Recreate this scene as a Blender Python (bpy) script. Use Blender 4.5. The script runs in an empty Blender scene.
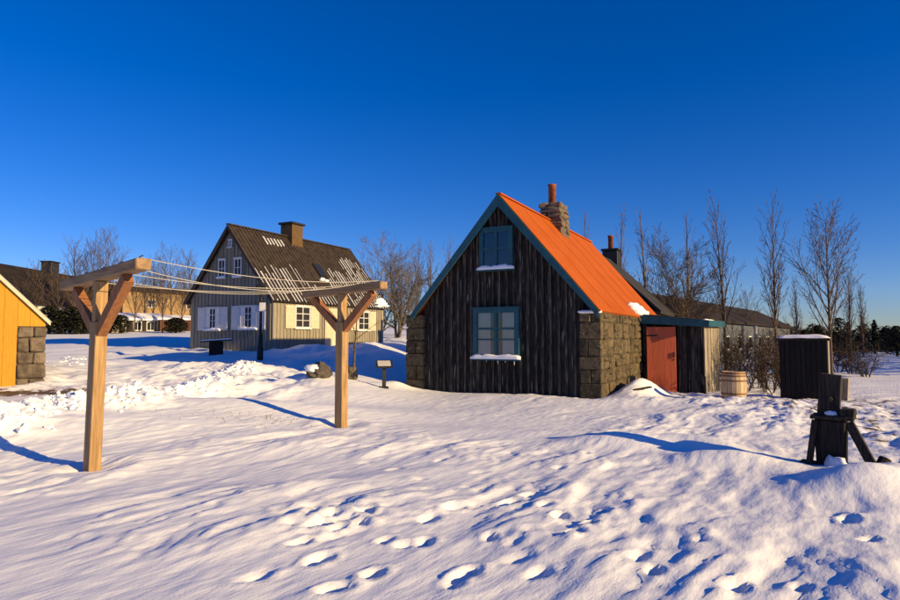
import bpy, math, random
import numpy as np
from mathutils import Vector, Matrix

random.seed(7)
scene = bpy.context.scene
COL = scene.collection

# ------------------------------------------------------------------ camera, sky, sun
FPX, EYE = 630.0, 1.6
PITCH = math.atan(38 / FPX)
cam_d = bpy.data.cameras.new('camera')
cam = bpy.data.objects.new('camera', cam_d); COL.objects.link(cam)
cam_d.sensor_width = 36; cam_d.lens = 36 * FPX / 900
cam_d.clip_start = 0.1; cam_d.clip_end = 4000
cam.location = (0, 0, EYE); cam.rotation_euler = (math.pi / 2 + PITCH, 0, 0)
scene.camera = cam

SUN_AZ, SUN_EL = math.radians(61.8), math.radians(16.5)    # azimuth: to the right of straight behind the camera
sdir = Vector((math.sin(SUN_AZ) * math.cos(SUN_EL), -math.cos(SUN_AZ) * math.cos(SUN_EL), math.sin(SUN_EL)))
world = bpy.data.worlds.new('World'); scene.world = world; world.use_nodes = True
wn = world.node_tree.nodes; wl = world.node_tree.links
sky = wn.new('ShaderNodeTexSky'); sky.sky_type = 'NISHITA'; sky.sun_disc = False
sky.sun_elevation = SUN_EL; sky.sun_rotation = math.atan2(sdir.x, sdir.y)
sky.altitude = 300; sky.air_density = 1.0; sky.dust_density = 0.0; sky.ozone_density = 3.0
hs = wn.new('ShaderNodeHueSaturation'); hs.inputs['Saturation'].default_value = 1.42
hs.inputs['Value'].default_value = 1.0
tint = wn.new('ShaderNodeMix'); tint.data_type = 'RGBA'; tint.blend_type = 'MULTIPLY'; tint.inputs['Factor'].default_value = 1
tint.inputs['B'].default_value = (.58, .66, 1.12, 1)                 # polarised, deep blue winter sky
wl.new(sky.outputs[0], hs.inputs['Color']); wl.new(hs.outputs[0], tint.inputs['A']); wl.new(tint.outputs['Result'], wn['Background'].inputs['Color'])
wn['Background'].inputs['Strength'].default_value = 0.082

sun_d = bpy.data.lights.new('sun', 'SUN'); sun = bpy.data.objects.new('sun', sun_d); COL.objects.link(sun)
sun_d.energy = 5.0; sun_d.angle = math.radians(0.5); sun_d.color = (1.0, 0.72, 0.33)
sun.rotation_euler = sdir.to_track_quat('Z', 'Y').to_euler(); sun.location = (30, -20, 20)

scene.view_settings.view_transform = 'Standard'; scene.view_settings.look = 'None'
scene.view_settings.exposure = 0.55; scene.view_settings.gamma = 1.0

# ------------------------------------------------------------------ noise and terrain
rng = np.random.RandomState(11)
PERM = rng.permutation(512)
GR = np.stack([np.cos(np.linspace(0, 2 * np.pi, 16, endpoint=False)), np.sin(np.linspace(0, 2 * np.pi, 16, endpoint=False))], 1)
def perlin(x, y, seed=0):
    x = np.asarray(x, float) + seed * 37.17; y = np.asarray(y, float) + seed * 91.7
    xi = np.floor(x).astype(int); yi = np.floor(y).astype(int); xf = x - xi; yf = y - yi
    def g(ix, iy, fx, fy):
        k = PERM[(PERM[ix & 511] + iy) & 511] & 15
        return GR[k, 0] * fx + GR[k, 1] * fy
    u = xf ** 3 * (xf * (xf * 6 - 15) + 10); v = yf ** 3 * (yf * (yf * 6 - 15) + 10)
    a = g(xi, yi, xf, yf); b = g(xi + 1, yi, xf - 1, yf); c = g(xi, yi + 1, xf, yf - 1); d = g(xi + 1, yi + 1, xf - 1, yf - 1)
    return ((a + (b - a) * u) * (1 - v) + (c + (d - c) * u) * v) * 1.4
def fbm(x, y, n=4, seed=0):
    s = 0; a = 1
    for i in range(n):
        s = s + a * perlin(x * 2 ** i, y * 2 ** i, seed + i); a *= .5
    return s
def sm(t):
    t = np.clip(t, 0, 1); return t * t * (3 - 2 * t)

BUMPS = [  # x, y, direction of length, half length, half width, height
    (-3.6, 12.2, 12, 2.6, .8, .16), (-7.2, 11.2, 20, 3.2, .9, .18), (-4.8, 14.4, 8, 3.0, .9, -.30),
    (3.55, 8.25, -15, .7, .33, .15), (4.5, 6.9, 25, .75, .5, .26), (5.3, 7.5, 120, .6, .4, .12),
    (2.6, 9.5, -8, .9, .42, .20), (3.75, 9.15, -40, .6, .30, .16), (1.2, 10.6, -14, 2.4, .5, .06),
    (5.6, 18.6, 63, 1.9, .52, .58), (-6.6, 9.6, 25, 2.6, .9, .26), (-1.6, 18.6, 40, .5, .4, .16),
    (5.6, 15.8, 5, 2.2, .7, .10), (8.2, 14.5, 10, 2.0, .6, .14), (1.5, 16.6, -27, 2.4, .5, .05),
    (-3.9, 17.9, 10, 1.2, .8, .16), (-6.6, 30.6, 60, 1.8, 1.0, .35), (-4.4, 33.4, 60, 2.2, 1.0, .25),
    (-2.2, 9.2, 30, 1.6, .4, .05), (-1.0, 7.0, 35, 1.8, .35, .04), (8.6, 11.5, 15, 2.5, .5, -.10)]
BERM = []
def base_h(x, y):
    x = np.asarray(x, float); y = np.asarray(y, float)
    xb = .3 + np.clip(y - 25, 0, 200) * .12
    w = sm((xb - x) / (5.0 + np.clip(y - 25, 0, 100) * .1))
    ramp = .05 * np.clip(y - 7.5, 0, 22.5) + .036 * np.clip(y - 30, 0, 60) + .01 * np.clip(y - 90, 0, 200)
    h = w * ramp
    h = h - .22 * sm((y - 15) / 6) * sm((x - 2.5) / 3)
    for bx, by, an, l, ww, hh in BUMPS:
        a = math.radians(an); c, s = math.cos(a), math.sin(a)
        p = ((x - bx) * c + (y - by) * s) / l; q = (-(x - bx) * s + (y - by) * c) / ww
        h = h + hh * np.exp(-(p * p + q * q))
    h = h + .05 * fbm(x * .16, y * .16, 2, 3) * sm((y - 3) / 6)
    return h

def ray(px, py):
    x = (px - 450) / FPX; y = (300 - py) / FPX
    return Vector((x, math.cos(PITCH) - y * math.sin(PITCH), math.sin(PITCH) + y * math.cos(PITCH)))
def ground(px, py, ymax=160):
    """first point of the snow surface met along a line of sight"""
    d = ray(px, py); t = np.arange(2.5, ymax, .02)
    z = EYE + d.z * t - base_h(d.x * t, d.y * t)
    i = int(np.argmax(z < 0)) if (z < 0).any() else len(t) - 1
    return Vector((d.x * t[i], d.y * t[i], EYE + d.z * t[i]))
def at(px, py, Y):
    d = ray(px, py); return Vector((0, 0, EYE)) + d * (Y / d.y)
def gz(x, y): return float(base_h(np.array([x]), np.array([y]))[0])

BERM_PX = [(-30, 432), (0, 424), (40, 414), (85, 409), (130, 404), (165, 397), (200, 385), (222, 375), (246, 363)]
BERM = [ground(*p) for p in BERM_PX]

def seg_dist(x, y, pts):
    best = np.full(np.shape(x), 1e9)
    for a, b in zip(pts[:-1], pts[1:]):
        dx, dy = b.x - a.x, b.y - a.y
        t = np.clip(((x - a.x) * dx + (y - a.y) * dy) / (dx * dx + dy * dy), 0, 1)
        best = np.minimum(best, np.hypot(x - a.x - t * dx, y - a.y - t * dy))
    return best

POST_B = [ground(92, 470), ground(341, 426)]
STAN = ground(833, 464)

def full_h(x, y):
    h = base_h(x, y)
    # wind carved sastrugi, long along the wind
    wx, wy = .56, .83
    a = x * wx + y * wy; b = x * wy - y * wx
    b2 = b + .35 * fbm(a * .35, b * .5, 2, 21)
    near = 1 - sm((np.hypot(x, y) - 14) / 20)
    field = sm((perlin(x * .22, y * .22, 41) + .35) / .7)
    r = fbm(a * .42, b2 * 1.9, 4, 5)
    r2 = 1 - np.abs(perlin(a * .55, b2 * 2.3, 9)) * 2.2
    rough = sm((x + 1.5) / 4) * .3 + .6
    calm = sm((np.hypot(x, y) - 8.5) / 4) * sm((3.4 - x) / 2)      # smoother wind-packed snow further back
    shadow_path = np.exp(-(seg_dist(x, y, [STAN, Vector((0, 10.9, 0))]) / .75) ** 2)       # snow smoothed along the windlass shadow so it falls unbroken
    mound = np.exp(-((x - 4.5) ** 2 + (y - 6.9) ** 2) / .9)
    near = near * (1 - .75 * np.maximum(shadow_path, mound))
    amp = near * (1 - .72 * calm)
    h = h + amp * (.013 * r * rough + .012 * fbm(a * .7, b2 * 4.2, 3, 45) * field * rough + .014 * np.clip(r2, 0, 1) ** 3 * field * rough)
    # small wind-cut scarps along the streaks
    sc = fbm(a * .38, b2 * 1.5, 4, 81); patch = sm((perlin(x * .35, y * .35, 83) + .25) / .4)
    for th_ in (-.45, -.12, .2, .5):
        h = h + amp * patch * .017 * sm((sc - th_) / .05)
    # pitted crust in the right foreground
    pit = sm((x - .5 + .25 * (y - 4)) / 2.5) * (1 - sm((y - 9.5) / 3))
    pn = fbm(a * 1.6, b * 3.1, 3, 15)
    h = h + near * pit * .013 * pn - near * pit * .022 * sm((perlin(a * 1.1, b * 2.4, 33) - .28) / .3)
    h = h + near * .005 * fbm(a * 3.5, b * 6.0, 2, 25)
    # broken ground on the right
    rub = sm((x - 5.2) / 1.5) * sm((y - 7.5) / 2) * (1 - sm((y - 30) / 30))
    h = h + rub * .05 * fbm(x * 2.2, y * 2.2, 3, 17)
    # ploughed bank and rutted road behind it
    d = seg_dist(x, y, BERM)
    h = h + ((.11 + .14 * sm((x + 8.5) / 3)) * np.exp(-(d / .5) ** 2)) * (1 + .5 * fbm(x * 2.6, y * 2.6, 3, 19)) + .05 * np.exp(-(d / .8) ** 2) * fbm(x * 4, y * 4, 2, 23)
    road = sm((-2.5 - x) / 2.5) * sm((y - 13.5) / 2.5) * (1 - sm((y - 40) / 15))
    ca = math.radians(58); rr = x * math.sin(ca) * -1 + y * math.cos(ca)
    h = h + road * (.22 * np.abs(perlin(rr * .75, (x + y) * .10, 27)) + .11 * fbm(x * 1.1, y * 1.1, 4, 29)) - road * .22
    # footprints
    for fx, fy, fa, fl, fw, fd in PRINTS:
        c, s = math.cos(fa), math.sin(fa)
        m = (np.abs(x - fx) < .7) & (np.abs(y - fy) < .7)
        if not m.any(): continue
        xx = x[m] - fx; yy = y[m] - fy
        p = (xx * c + yy * s) / fl; q = (-xx * s + yy * c) / fw; e = (p * p + q * q) * (1 + .5 * perlin(xx * 9 + fx * 7, yy * 9, 2))
        h[m] += -fd * np.exp(-e ** 2) + fd * .28 * np.exp(-((np.sqrt(e) - 1.5) / .4) ** 2)
    pc = PRINTS[1]; e = np.hypot((x - pc[0]) / .55, (y - pc[1]) / .55); h = h + .045 * np.exp(-e ** 4) * fbm(x * 5, y * 5, 3, 91)
    # scour hollows round the posts
    for p in POST_B:
        e = np.hypot(x - p.x, y - p.y); h = h - .05 * np.exp(-(e / .28) ** 2) + .025 * np.exp(-((e - .5) / .2) ** 2)
    return h

PRINTS = []
rp = random.Random(3)
for px, py in [(316, 512), (330, 520), (345, 507), (362, 524), (318, 528), (338, 531), (368, 514), (385, 541), (300, 545), (372, 575),
               (455, 582), (468, 574), (520, 560), (490, 540), (540, 575), (405, 545), (425, 543), (318, 560), (335, 590),
               (430, 520), (455, 510), (250, 580), (262, 575), (640, 560), (655, 575), (700, 545), (735, 590), (850, 520), (870, 540), (800, 590),
               (470, 508), (512, 505), (530, 498), (545, 510), (560, 520), (575, 538), (590, 528), (605, 515), (530, 535), (515, 545),
               (395, 470), (440, 462), (420, 480), (480, 473), (365, 463), (585, 455), (560, 470)]:
    p = ground(px, py); k = rp.uniform(.75, 1.2)
    PRINTS.append((p.x, p.y, rp.uniform(.5, 1.3), .105 * k, .052 * k, rp.uniform(.02, .06) * (1 if py > 490 else .5)))

# ------------------------------------------------------------------ materials
MATS = {}
def mat(name, c1, c2=None, rough=.8, scale=6, stretch=(1, 1, 1), bump=.15, vary=.0, spec=.3, detail=6, lo=.35, hi=.65, metal=0, bscale=None, spots=None):
    if name in MATS: return MATS[name]
    m = bpy.data.materials.new(name); m.use_nodes = True; nt = m.node_tree; N = nt.nodes; L = nt.links
    b = N['Principled BSDF']; b.inputs['Roughness'].default_value = rough
    b.inputs['Specular IOR Level'].default_value = spec; b.inputs['Metallic'].default_value = metal
    tc = N.new('ShaderNodeTexCoord'); mp = N.new('ShaderNodeMapping'); mp.inputs['Scale'].default_value = stretch
    L.new(tc.outputs['Object'], mp.inputs['Vector'])
    oi = N.new('ShaderNodeObjectInfo')
    off = N.new('ShaderNodeVectorMath'); off.operation = 'SCALE'; off.inputs['Scale'].default_value = 37.0
    cx = N.new('ShaderNodeCombineXYZ'); L.new(oi.outputs['Random'], cx.inputs[0]); L.new(oi.outputs['Random'], cx.inputs[1])
    L.new(cx.outputs[0], off.inputs[0]); L.new(off.outputs[0], mp.inputs['Location'])
    nz = N.new('ShaderNodeTexNoise'); nz.inputs['Scale'].default_value = scale; nz.inputs['Detail'].default_value = detail
    nz.inputs['Roughness'].default_value = .65
    L.new(mp.outputs[0], nz.inputs['Vector'])
    rp_ = N.new('ShaderNodeValToRGB'); rp_.color_ramp.elements[0].position = lo; rp_.color_ramp.elements[1].position = hi
    rp_.color_ramp.elements[0].color = (*c1, 1); rp_.color_ramp.elements[1].color = (*(c2 or c1), 1)
    L.new(nz.outputs['Fac'], rp_.inputs[0]); col = rp_.outputs[0]
    if vary:
        mr = N.new('ShaderNodeMapRange'); mr.inputs['To Min'].default_value = 1 - vary; mr.inputs['To Max'].default_value = 1 + vary
        L.new(oi.outputs['Random'], mr.inputs['Value'])
        h = N.new('ShaderNodeHueSaturation'); L.new(mr.outputs[0], h.inputs['Value']); L.new(col, h.inputs['Color']); col = h.outputs[0]
    if spots:
        n2 = N.new('ShaderNodeTexNoise'); n2.inputs['Scale'].default_value = spots[1]; n2.inputs['Detail'].default_value = 4
        L.new(mp.outputs[0], n2.inputs['Vector'])
        r2 = N.new('ShaderNodeValToRGB'); r2.color_ramp.elements[0].position = spots[2]; r2.color_ramp.elements[1].position = spots[2] + .08
        mx = N.new('ShaderNodeMix'); mx.data_type = 'RGBA'; mx.inputs['B'].default_value = (*spots[0], 1)
        L.new(n2.outputs['Fac'], r2.inputs[0]); L.new(r2.outputs[0], mx.inputs['Factor']); L.new(col, mx.inputs['A']); col = mx.outputs['Result']
    L.new(col, b.inputs['Base Color'])
    if bump:
        bp = N.new('ShaderNodeBump'); bp.inputs['Strength'].default_value = bump; bp.inputs['Distance'].default_value = .02
        if bscale:
            n3 = N.new('ShaderNodeTexNoise'); n3.inputs['Scale'].default_value = bscale; n3.inputs['Detail'].default_value = 5
            L.new(mp.outputs[0], n3.inputs['Vector']); L.new(n3.outputs['Fac'], bp.inputs['Height'])
        else: L.new(nz.outputs['Fac'], bp.inputs['Height'])
        L.new(bp.outputs[0], b.inputs['Normal'])
    MATS[name] = m; return m

GRAIN = (9, 9, .55)
M_tar = mat('tarred_wood', (.006, .0055, .005), (.085, .075, .068), .8, 4.5, GRAIN, .6, .35, lo=.44, hi=.86, spots=((.22, .21, .20), 2.4, .60))
M_black = mat('black_tar_boards', (.004, .004, .004), (.03, .026, .023), .8, 4.5, GRAIN, .5, .3, lo=.44, hi=.86)
M_batten = mat('tarred_batten', (.012, .010, .009), (.24, .21, .17), .75, 4.5, GRAIN, .5, .3, lo=.45, hi=.8)
M_teal = mat('teal_paint', (.009, .062, .095), (.017, .095, .135), .55, 5, (1, 1, 1), .15, .08)
M_orange = mat('orange_roof_paint', (.34, .074, .008), (.40, .092, .012), .75, 1.3, (1, 1, 1), .12, 0, spec=.08, bscale=3)
M_stone = mat('grey_building_stone', (.040, .031, .018), (.135, .100, .052), .9, 8, (1, 1, 1), .9, .3, bscale=14, spots=((.22, .19, .14), 9, .63))
M_mortar = mat('stone_core', (.05, .042, .03), (.09, .075, .05), .95, 12, bump=.5)
M_glass = mat('window_glass', (.02, .025, .03), None, .05, bump=0, spec=.6)
M_curtain = mat('white_curtain', (.72, .71, .68), (.85, .84, .8), .9, 3, (14, 1, .3), .2)
M_snow2 = mat('settled_snow', (.84, .86, .90), (.90, .91, .94), .7, 9, bump=.35, bscale=30)
M_red = mat('red_door_paint', (.50, .10, .04), (.58, .13, .055), .6, 4, (4, 4, .6), .3, .05)
M_iron = mat('black_iron', (.012, .012, .013), (.03, .028, .026), .55, 10, bump=.2)
M_rust = mat('rusty_pipe', (.17, .045, .02), (.33, .10, .045), .7, 8, bump=.3)
M_grayw = mat('weathered_grey_wood', (.16, .135, .105), (.36, .31, .24), .85, 5, GRAIN, .5, .25)
M_house = mat('grey_brown_clapboard', (.20, .18, .135), (.31, .28, .215), .8, 4, GRAIN, .4, .14)
M_corr = mat('brown_corrugated_sheet', (.026, .019, .014), (.062, .046, .034), .65, 3, (1, 1, 1), .2)
M_cream = mat('cream_paint', (.52, .45, .32), (.62, .54, .40), .6, 6, bump=.08)
M_white = mat('white_paint', (.56, .57, .58), (.66, .66, .66), .55, 6, bump=.08)
M_yellow = mat('yellow_boards', (.46, .215, .012), (.56, .275, .02), .65, 4, GRAIN, .3, .08)
M_dkstone = mat('dark_rubble_stone', (.07, .055, .042), (.19, .15, .11), .9, 5, bump=.8, vary=.25, bscale=13)
M_zinc = mat('grey_corrugated_zinc', (.22, .23, .23), (.36, .36, .35), .5, 3, bump=.1)
M_pine = mat('raw_pine_timber', (.22, .125, .05), (.42, .27, .125), .75, 3.5, (7, 7, .5), .4, .06, spots=((.17, .085, .035), 3.0, .68))
M_pine_h = mat('raw_pine_beam', (.20, .12, .06), (.36, .24, .13), .8, 3.5, (.5, 7, 7), .4, .06)
M_brace = mat('reddish_timber_brace', (.22, .085, .03), (.34, .15, .06), .75, 5, (4, 4, 1), .3, .05)
M_rope = mat('white_cord', (.40, .38, .34), None, .7, bump=0)
M_dark = mat('old_dark_timber', (.012, .009, .007), (.07, .052, .038), .85, 5, GRAIN, .7, .2, lo=.4, hi=.8)
M_bark = mat('bark', (.055, .040, .028), (.13, .095, .065), .9, 14, bump=.5)
M_twig = mat('bare_twigs', (.07, .048, .032), (.13, .09, .06), .85, 9, bump=0)
M_twig2 = mat('pale_twigs', (.10, .082, .066), (.18, .15, .12), .85, 9, bump=0)
M_brush = mat('reddish_brush', (.030, .018, .012), (.06, .038, .026), .9, 9, bump=0)
M_conif = mat('evergreen_needles', (.012, .017, .010), (.035, .037, .020), .9, 3, bump=0)
M_hoop = mat('barrel_hoop', (.16, .07, .03), (.24, .11, .05), .6, 8, bump=.2)
M_stave = mat('oak_stave', (.38, .27, .15), (.58, .45, .28), .75, 5, GRAIN, .3, .15)
M_rock = mat('lava_boulder', (.04, .034, .03), (.14, .115, .09), .95, 4, bump=1, bscale=9)
M_roofdk = mat('dark_turf_roof', (.010, .007, .005), (.028, .019, .012), .95, 1.2, bump=.3)
M_slate = mat('black_roof_felt', (.018, .018, .019), (.04, .038, .036), .8, 2, bump=.2)
M_tan = mat('tan_render', (.22, .14, .065), (.32, .21, .10), .85, 1.5, bump=.1)
M_bluegrey = mat('blue_grey_wall', (.06, .07, .09), (.09, .10, .12), .8, 1.5, bump=.1)
M_pale = mat('pale_wall', (.5, .47, .42), (.6, .57, .5), .85, 1.5, bump=.1)
M_brown = mat('red_brown_boards', (.10, .04, .02), (.17, .07, .035), .85, 4, GRAIN, .3, .1)
M_grass = mat('dry_grass', (.16, .10, .045), (.30, .20, .09), .9, 5, bump=0)
M_sign = mat('printed_panel', (.42, .40, .37), (.62, .60, .56), .4, 22, (1, 3, 1), 0)

# ------------------------------------------------------------------ mesh building
class MB:
    def __init__(s): s.v = []; s.f = []
    def add(s, vs, fs):
        o = len(s.v); s.v += [tuple(p) for p in vs]; s.f += [tuple(i + o for i in f) for f in fs]; return s
    def prism(s, poly, axis, a, b):
        """closed 2-D polygon (counter-clockwise) swept along an axis: 'x' (y,z), 'y' (x,z), 'z' (x,y)"""
        n = len(poly)
        def P(p, t): return {'x': (t, p[0], p[1]), 'y': (p[0], t, p[1]), 'z': (p[0], p[1], t)}[axis]
        vs = [P(p, a) for p in poly] + [P(p, b) for p in poly]
        fs = [tuple(range(n))[::-1], tuple(range(n, 2 * n))] + [(i, (i + 1) % n, n + (i + 1) % n, n + i) for i in range(n)]
        if axis == 'y': fs = [f[::-1] for f in fs]
        return s.add(vs, fs)
    def box(s, x0, x1, y0, y1, z0, z1): return s.prism([(x0, y0), (x1, y0), (x1, y1), (x0, y1)], 'z', z0, z1)
    def cbox(s, x0, x1, y0, y1, z0, z1, b=.012, j=0, r=random):
        """box with chamfered edges; corners may be uneven"""
        vs = []; idx = {}
        for ix, X in ((0, x0), (1, x1)):
            for iy, Y in ((0, y0), (1, y1)):
                for iz, Z in ((0, z0), (1, z1)):
                    jx, jy, jz = (r.uniform(-j, j) for _ in range(3))
                    sx, sy, sz = (b if ix == 0 else -b), (b if iy == 0 else -b), (b if iz == 0 else -b)
                    for k, (ax, ay, az) in enumerate(((0, 1, 1), (1, 0, 1), (1, 1, 0))):
                        idx[ix, iy, iz, k] = len(vs); vs.append((X + jx + sx * ax, Y + jy + sy * ay, Z + jz + sz * az))
        I = lambda a, k: idx[a[0], a[1], a[2], k]
        fs = []
        for k in range(3):
            for sd in (0, 1):
                o1, o2 = [(1, 2), (2, 0), (0, 1)][k]
                q = []
                for (p1, p2) in ((0, 0), (1, 0), (1, 1), (0, 1)):
                    a = [0, 0, 0]; a[k] = sd; a[o1] = p1; a[o2] = p2; q.append(I(a, k))
                fs.append(tuple(q if sd else q[::-1]))
        for k in range(3):
            o1, o2 = [(1, 2), (2, 0), (0, 1)][k]
            for p1 in (0, 1):
                for p2 in (0, 1):
                    a = [0, 0, 0]; a[o1] = p1; a[o2] = p2; c = list(a); c[k] = 1
                    q = (I(a, o1), I(c, o1), I(c, o2), I(a, o2)); fs.append(q if p1 == p2 else q[::-1])
        for a0 in (0, 1):
            for a1 in (0, 1):
                for a2 in (0, 1):
                    a = (a0, a1, a2); q = (I(a, 0), I(a, 1), I(a, 2)); fs.append(q if (a0 + a1 + a2) % 2 else q[::-1])
        return s.add(vs, fs)
    def tube(s, pts, rad, n=6, cap=True):
        pts = [Vector(p) for p in pts]
        if not hasattr(rad, '__len__'): rad = [rad] * len(pts)
        o = len(s.v); prev = None
        for i, p in enumerate(pts):
            d = (pts[min(i + 1, len(pts) - 1)] - pts[max(i - 1, 0)]).normalized()
            if prev is None:
                prev = d.cross(Vector((0, 0, 1)) if abs(d.z) < .95 else Vector((1, 0, 0))).normalized()
            a = (prev - d * prev.dot(d)).normalized(); prev = a; b = d.cross(a)
            for k in range(n):
                t = 2 * math.pi * k / n; s.v.append(tuple(p + (a * math.cos(t) + b * math.sin(t)) * rad[i]))
        for i in range(len(pts) - 1):
            for k in range(n):
                k2 = (k + 1) % n; A = o + i * n; s.f.append((A + k, A + k2, A + n + k2, A + n + k))
        if cap:
            s.f.append(tuple(o + k for k in range(n))[::-1]); e = o + (len(pts) - 1) * n; s.f.append(tuple(e + k for k in range(n)))
        return s
    def bar(s, a, b, w, t, up=(0, 0, 1)):
        """rectangular beam from a to b, w wide across, t deep along 'up'"""
        a, b = Vector(a), Vector(b); d = (b - a).normalized(); up = Vector(up)
        x = d.cross(up).normalized() * (w / 2); z = x.normalized().cross(d) * (t / 2)
        vs = [a - x - z, a + x - z, a + x + z, a - x + z, b - x - z, b + x - z, b + x + z, b - x + z]
        return s.add(vs, [(0, 1, 2, 3), (7, 6, 5, 4), (0, 4, 5, 1), (1, 5, 6, 2), (2, 6, 7, 3), (3, 7, 4, 0)])
    def lathe(s, prof, n=16, c=(0, 0, 0)):
        o = len(s.v)
        for r, z in prof:
            for k in range(n):
                t = 2 * math.pi * k / n; s.v.append((c[0] + r * math.cos(t), c[1] + r * math.sin(t), c[2] + z))
        for i in range(len(prof) - 1):
            for k in range(n):
                A = o + i * n; k2 = (k + 1) % n; s.f.append((A + k, A + k2, A + n + k2, A + n + k))
        s.f.append(tuple(o + k for k in range(n))[::-1]); e = o + (len(prof) - 1) * n; s.f.append(tuple(e + k for k in range(n)))
        return s
    def blob(s, c, rx, ry, rz, n=2, amp=.18, fr=1.6, seed=0, flat=None):
        import bmesh
        bm = bmesh.new(); bmesh.ops.create_icosphere(bm, subdivisions=n, radius=1)
        o = len(s.v)
        P = np.array([v.co[:] for v in bm.verts])
        k = 1 + amp * (perlin(P[:, 0] * fr + P[:, 2] * 1.3, P[:, 1] * fr - P[:, 2], seed + 50) + .5 * perlin(P[:, 0] * fr * 2.2 + P[:, 2] * 2, P[:, 1] * fr * 2.2 + P[:, 2], seed + 70))
        for p, q in zip(P, k):
            z = p[2] * q * rz
            if flat is not None: z = max(z, flat)
            s.v.append((c[0] + p[0] * q * rx, c[1] + p[1] * q * ry, c[2] + z))
        for f in bm.faces: s.f.append(tuple(o + v.index for v in f.verts))
        bm.free(); return s
    def build(s, name, m, parent=None, smooth=False, **props):
        me = bpy.data.meshes.new(name); me.from_pydata(s.v, [], s.f); me.update()
        if smooth: me.polygons.foreach_set('use_smooth', [True] * len(me.polygons))
        me.materials.append(m)
        o = bpy.data.objects.new(name, me); COL.objects.link(o)
        if parent: o.parent = parent
        for k, v in props.items(): o[k] = v
        return o

def thing(name, label, cat, loc, rz=0, group=None):
    o = bpy.data.objects.new(name, None); COL.objects.link(o); o.empty_display_size = .2
    o.location = loc; o.rotation_euler = (0, 0, rz); o['label'] = label; o['category'] = cat
    if group: o['group'] = group
    return o
def tag(o, label, cat, group=None):
    o['label'] = label; o['category'] = cat
    if group: o['group'] = group
    return o
def face_cam(p): return -math.atan2(p.x, p.y)

# ------------------------------------------------------------------ ground
def axis(segs):
    out = [segs[0][0]]
    for a, b, st in segs:
        n = max(1, int(round((b - a) / st))); out += list(np.linspace(a, b, n + 1)[1:])
    return np.array(out)
def grow(a, b, st, k=1.09):
    out = []; x = a
    while x < b: st *= k; x += st; out.append(x)
    return out
xs = axis([(-9.5, 9.5, .04)]); xr = grow(9.5, 700, .04, 1.075); xs = np.concatenate([[-q for q in xr][::-1], xs, xr])
ys = axis([(-1.5, 2.8, .25), (2.8, 13, .04), (13, 20, .06)]); ys = np.concatenate([[-700, -200, -60, -20, -6], ys, grow(20, 1500, .06, 1.05)])
X, Y = np.meshgrid(xs, ys); Zt = full_h(X.ravel().copy(), Y.ravel().copy())
nx, ny = len(xs), len(ys)
me = bpy.data.meshes.new('snow_ground')
co = np.stack([X.ravel(), Y.ravel(), Zt], 1).astype(np.float32)
I = np.arange(nx * ny).reshape(ny, nx)
q = np.stack([I[:-1, :-1], I[:-1, 1:], I[1:, 1:], I[1:, :-1]], -1).reshape(-1, 4)
me.vertices.add(len(co)); me.vertices.foreach_set('co', co.ravel())
me.loops.add(q.size); me.loops.foreach_set('vertex_index', q.ravel().astype(np.int32))
me.polygons.add(len(q)); me.polygons.foreach_set('loop_start', np.arange(0, q.size, 4, dtype=np.int32)); me.polygons.foreach_set('loop_total', np.full(len(q), 4, np.int32))
me.update(calc_edges=True); me.polygons.foreach_set('use_smooth', np.ones(len(q), bool))
YC = ground(46, 377)
at_d = me.attributes.new('bare', 'FLOAT', 'POINT')
px_, py_ = X.ravel(), Y.ravel()
YB = ground(12, 388)
bare = np.exp(-(((px_ - YB.x) / 2.4) ** 2 + ((py_ - YB.y) / 1.5) ** 2) ** 2) * .75
rubm = sm((px_ - 5.0 - .15 * (py_ - 8)) / 1.6) * sm((py_ - 8.2) / 1.2) * (1 - sm((py_ - 17) / 5))
bare = np.maximum(bare, .50 * rubm)
crest = np.exp(-(((px_ + 3.9) / 1.0) ** 2 + ((py_ - 11.3) / .5) ** 2)) * .36
bare = np.maximum(bare, crest)
at_d.data.foreach_set('value', bare.astype(np.float32))
gobj = bpy.data.objects.new('snow_ground', me); COL.objects.link(gobj); gobj['kind'] = 'structure'

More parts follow.
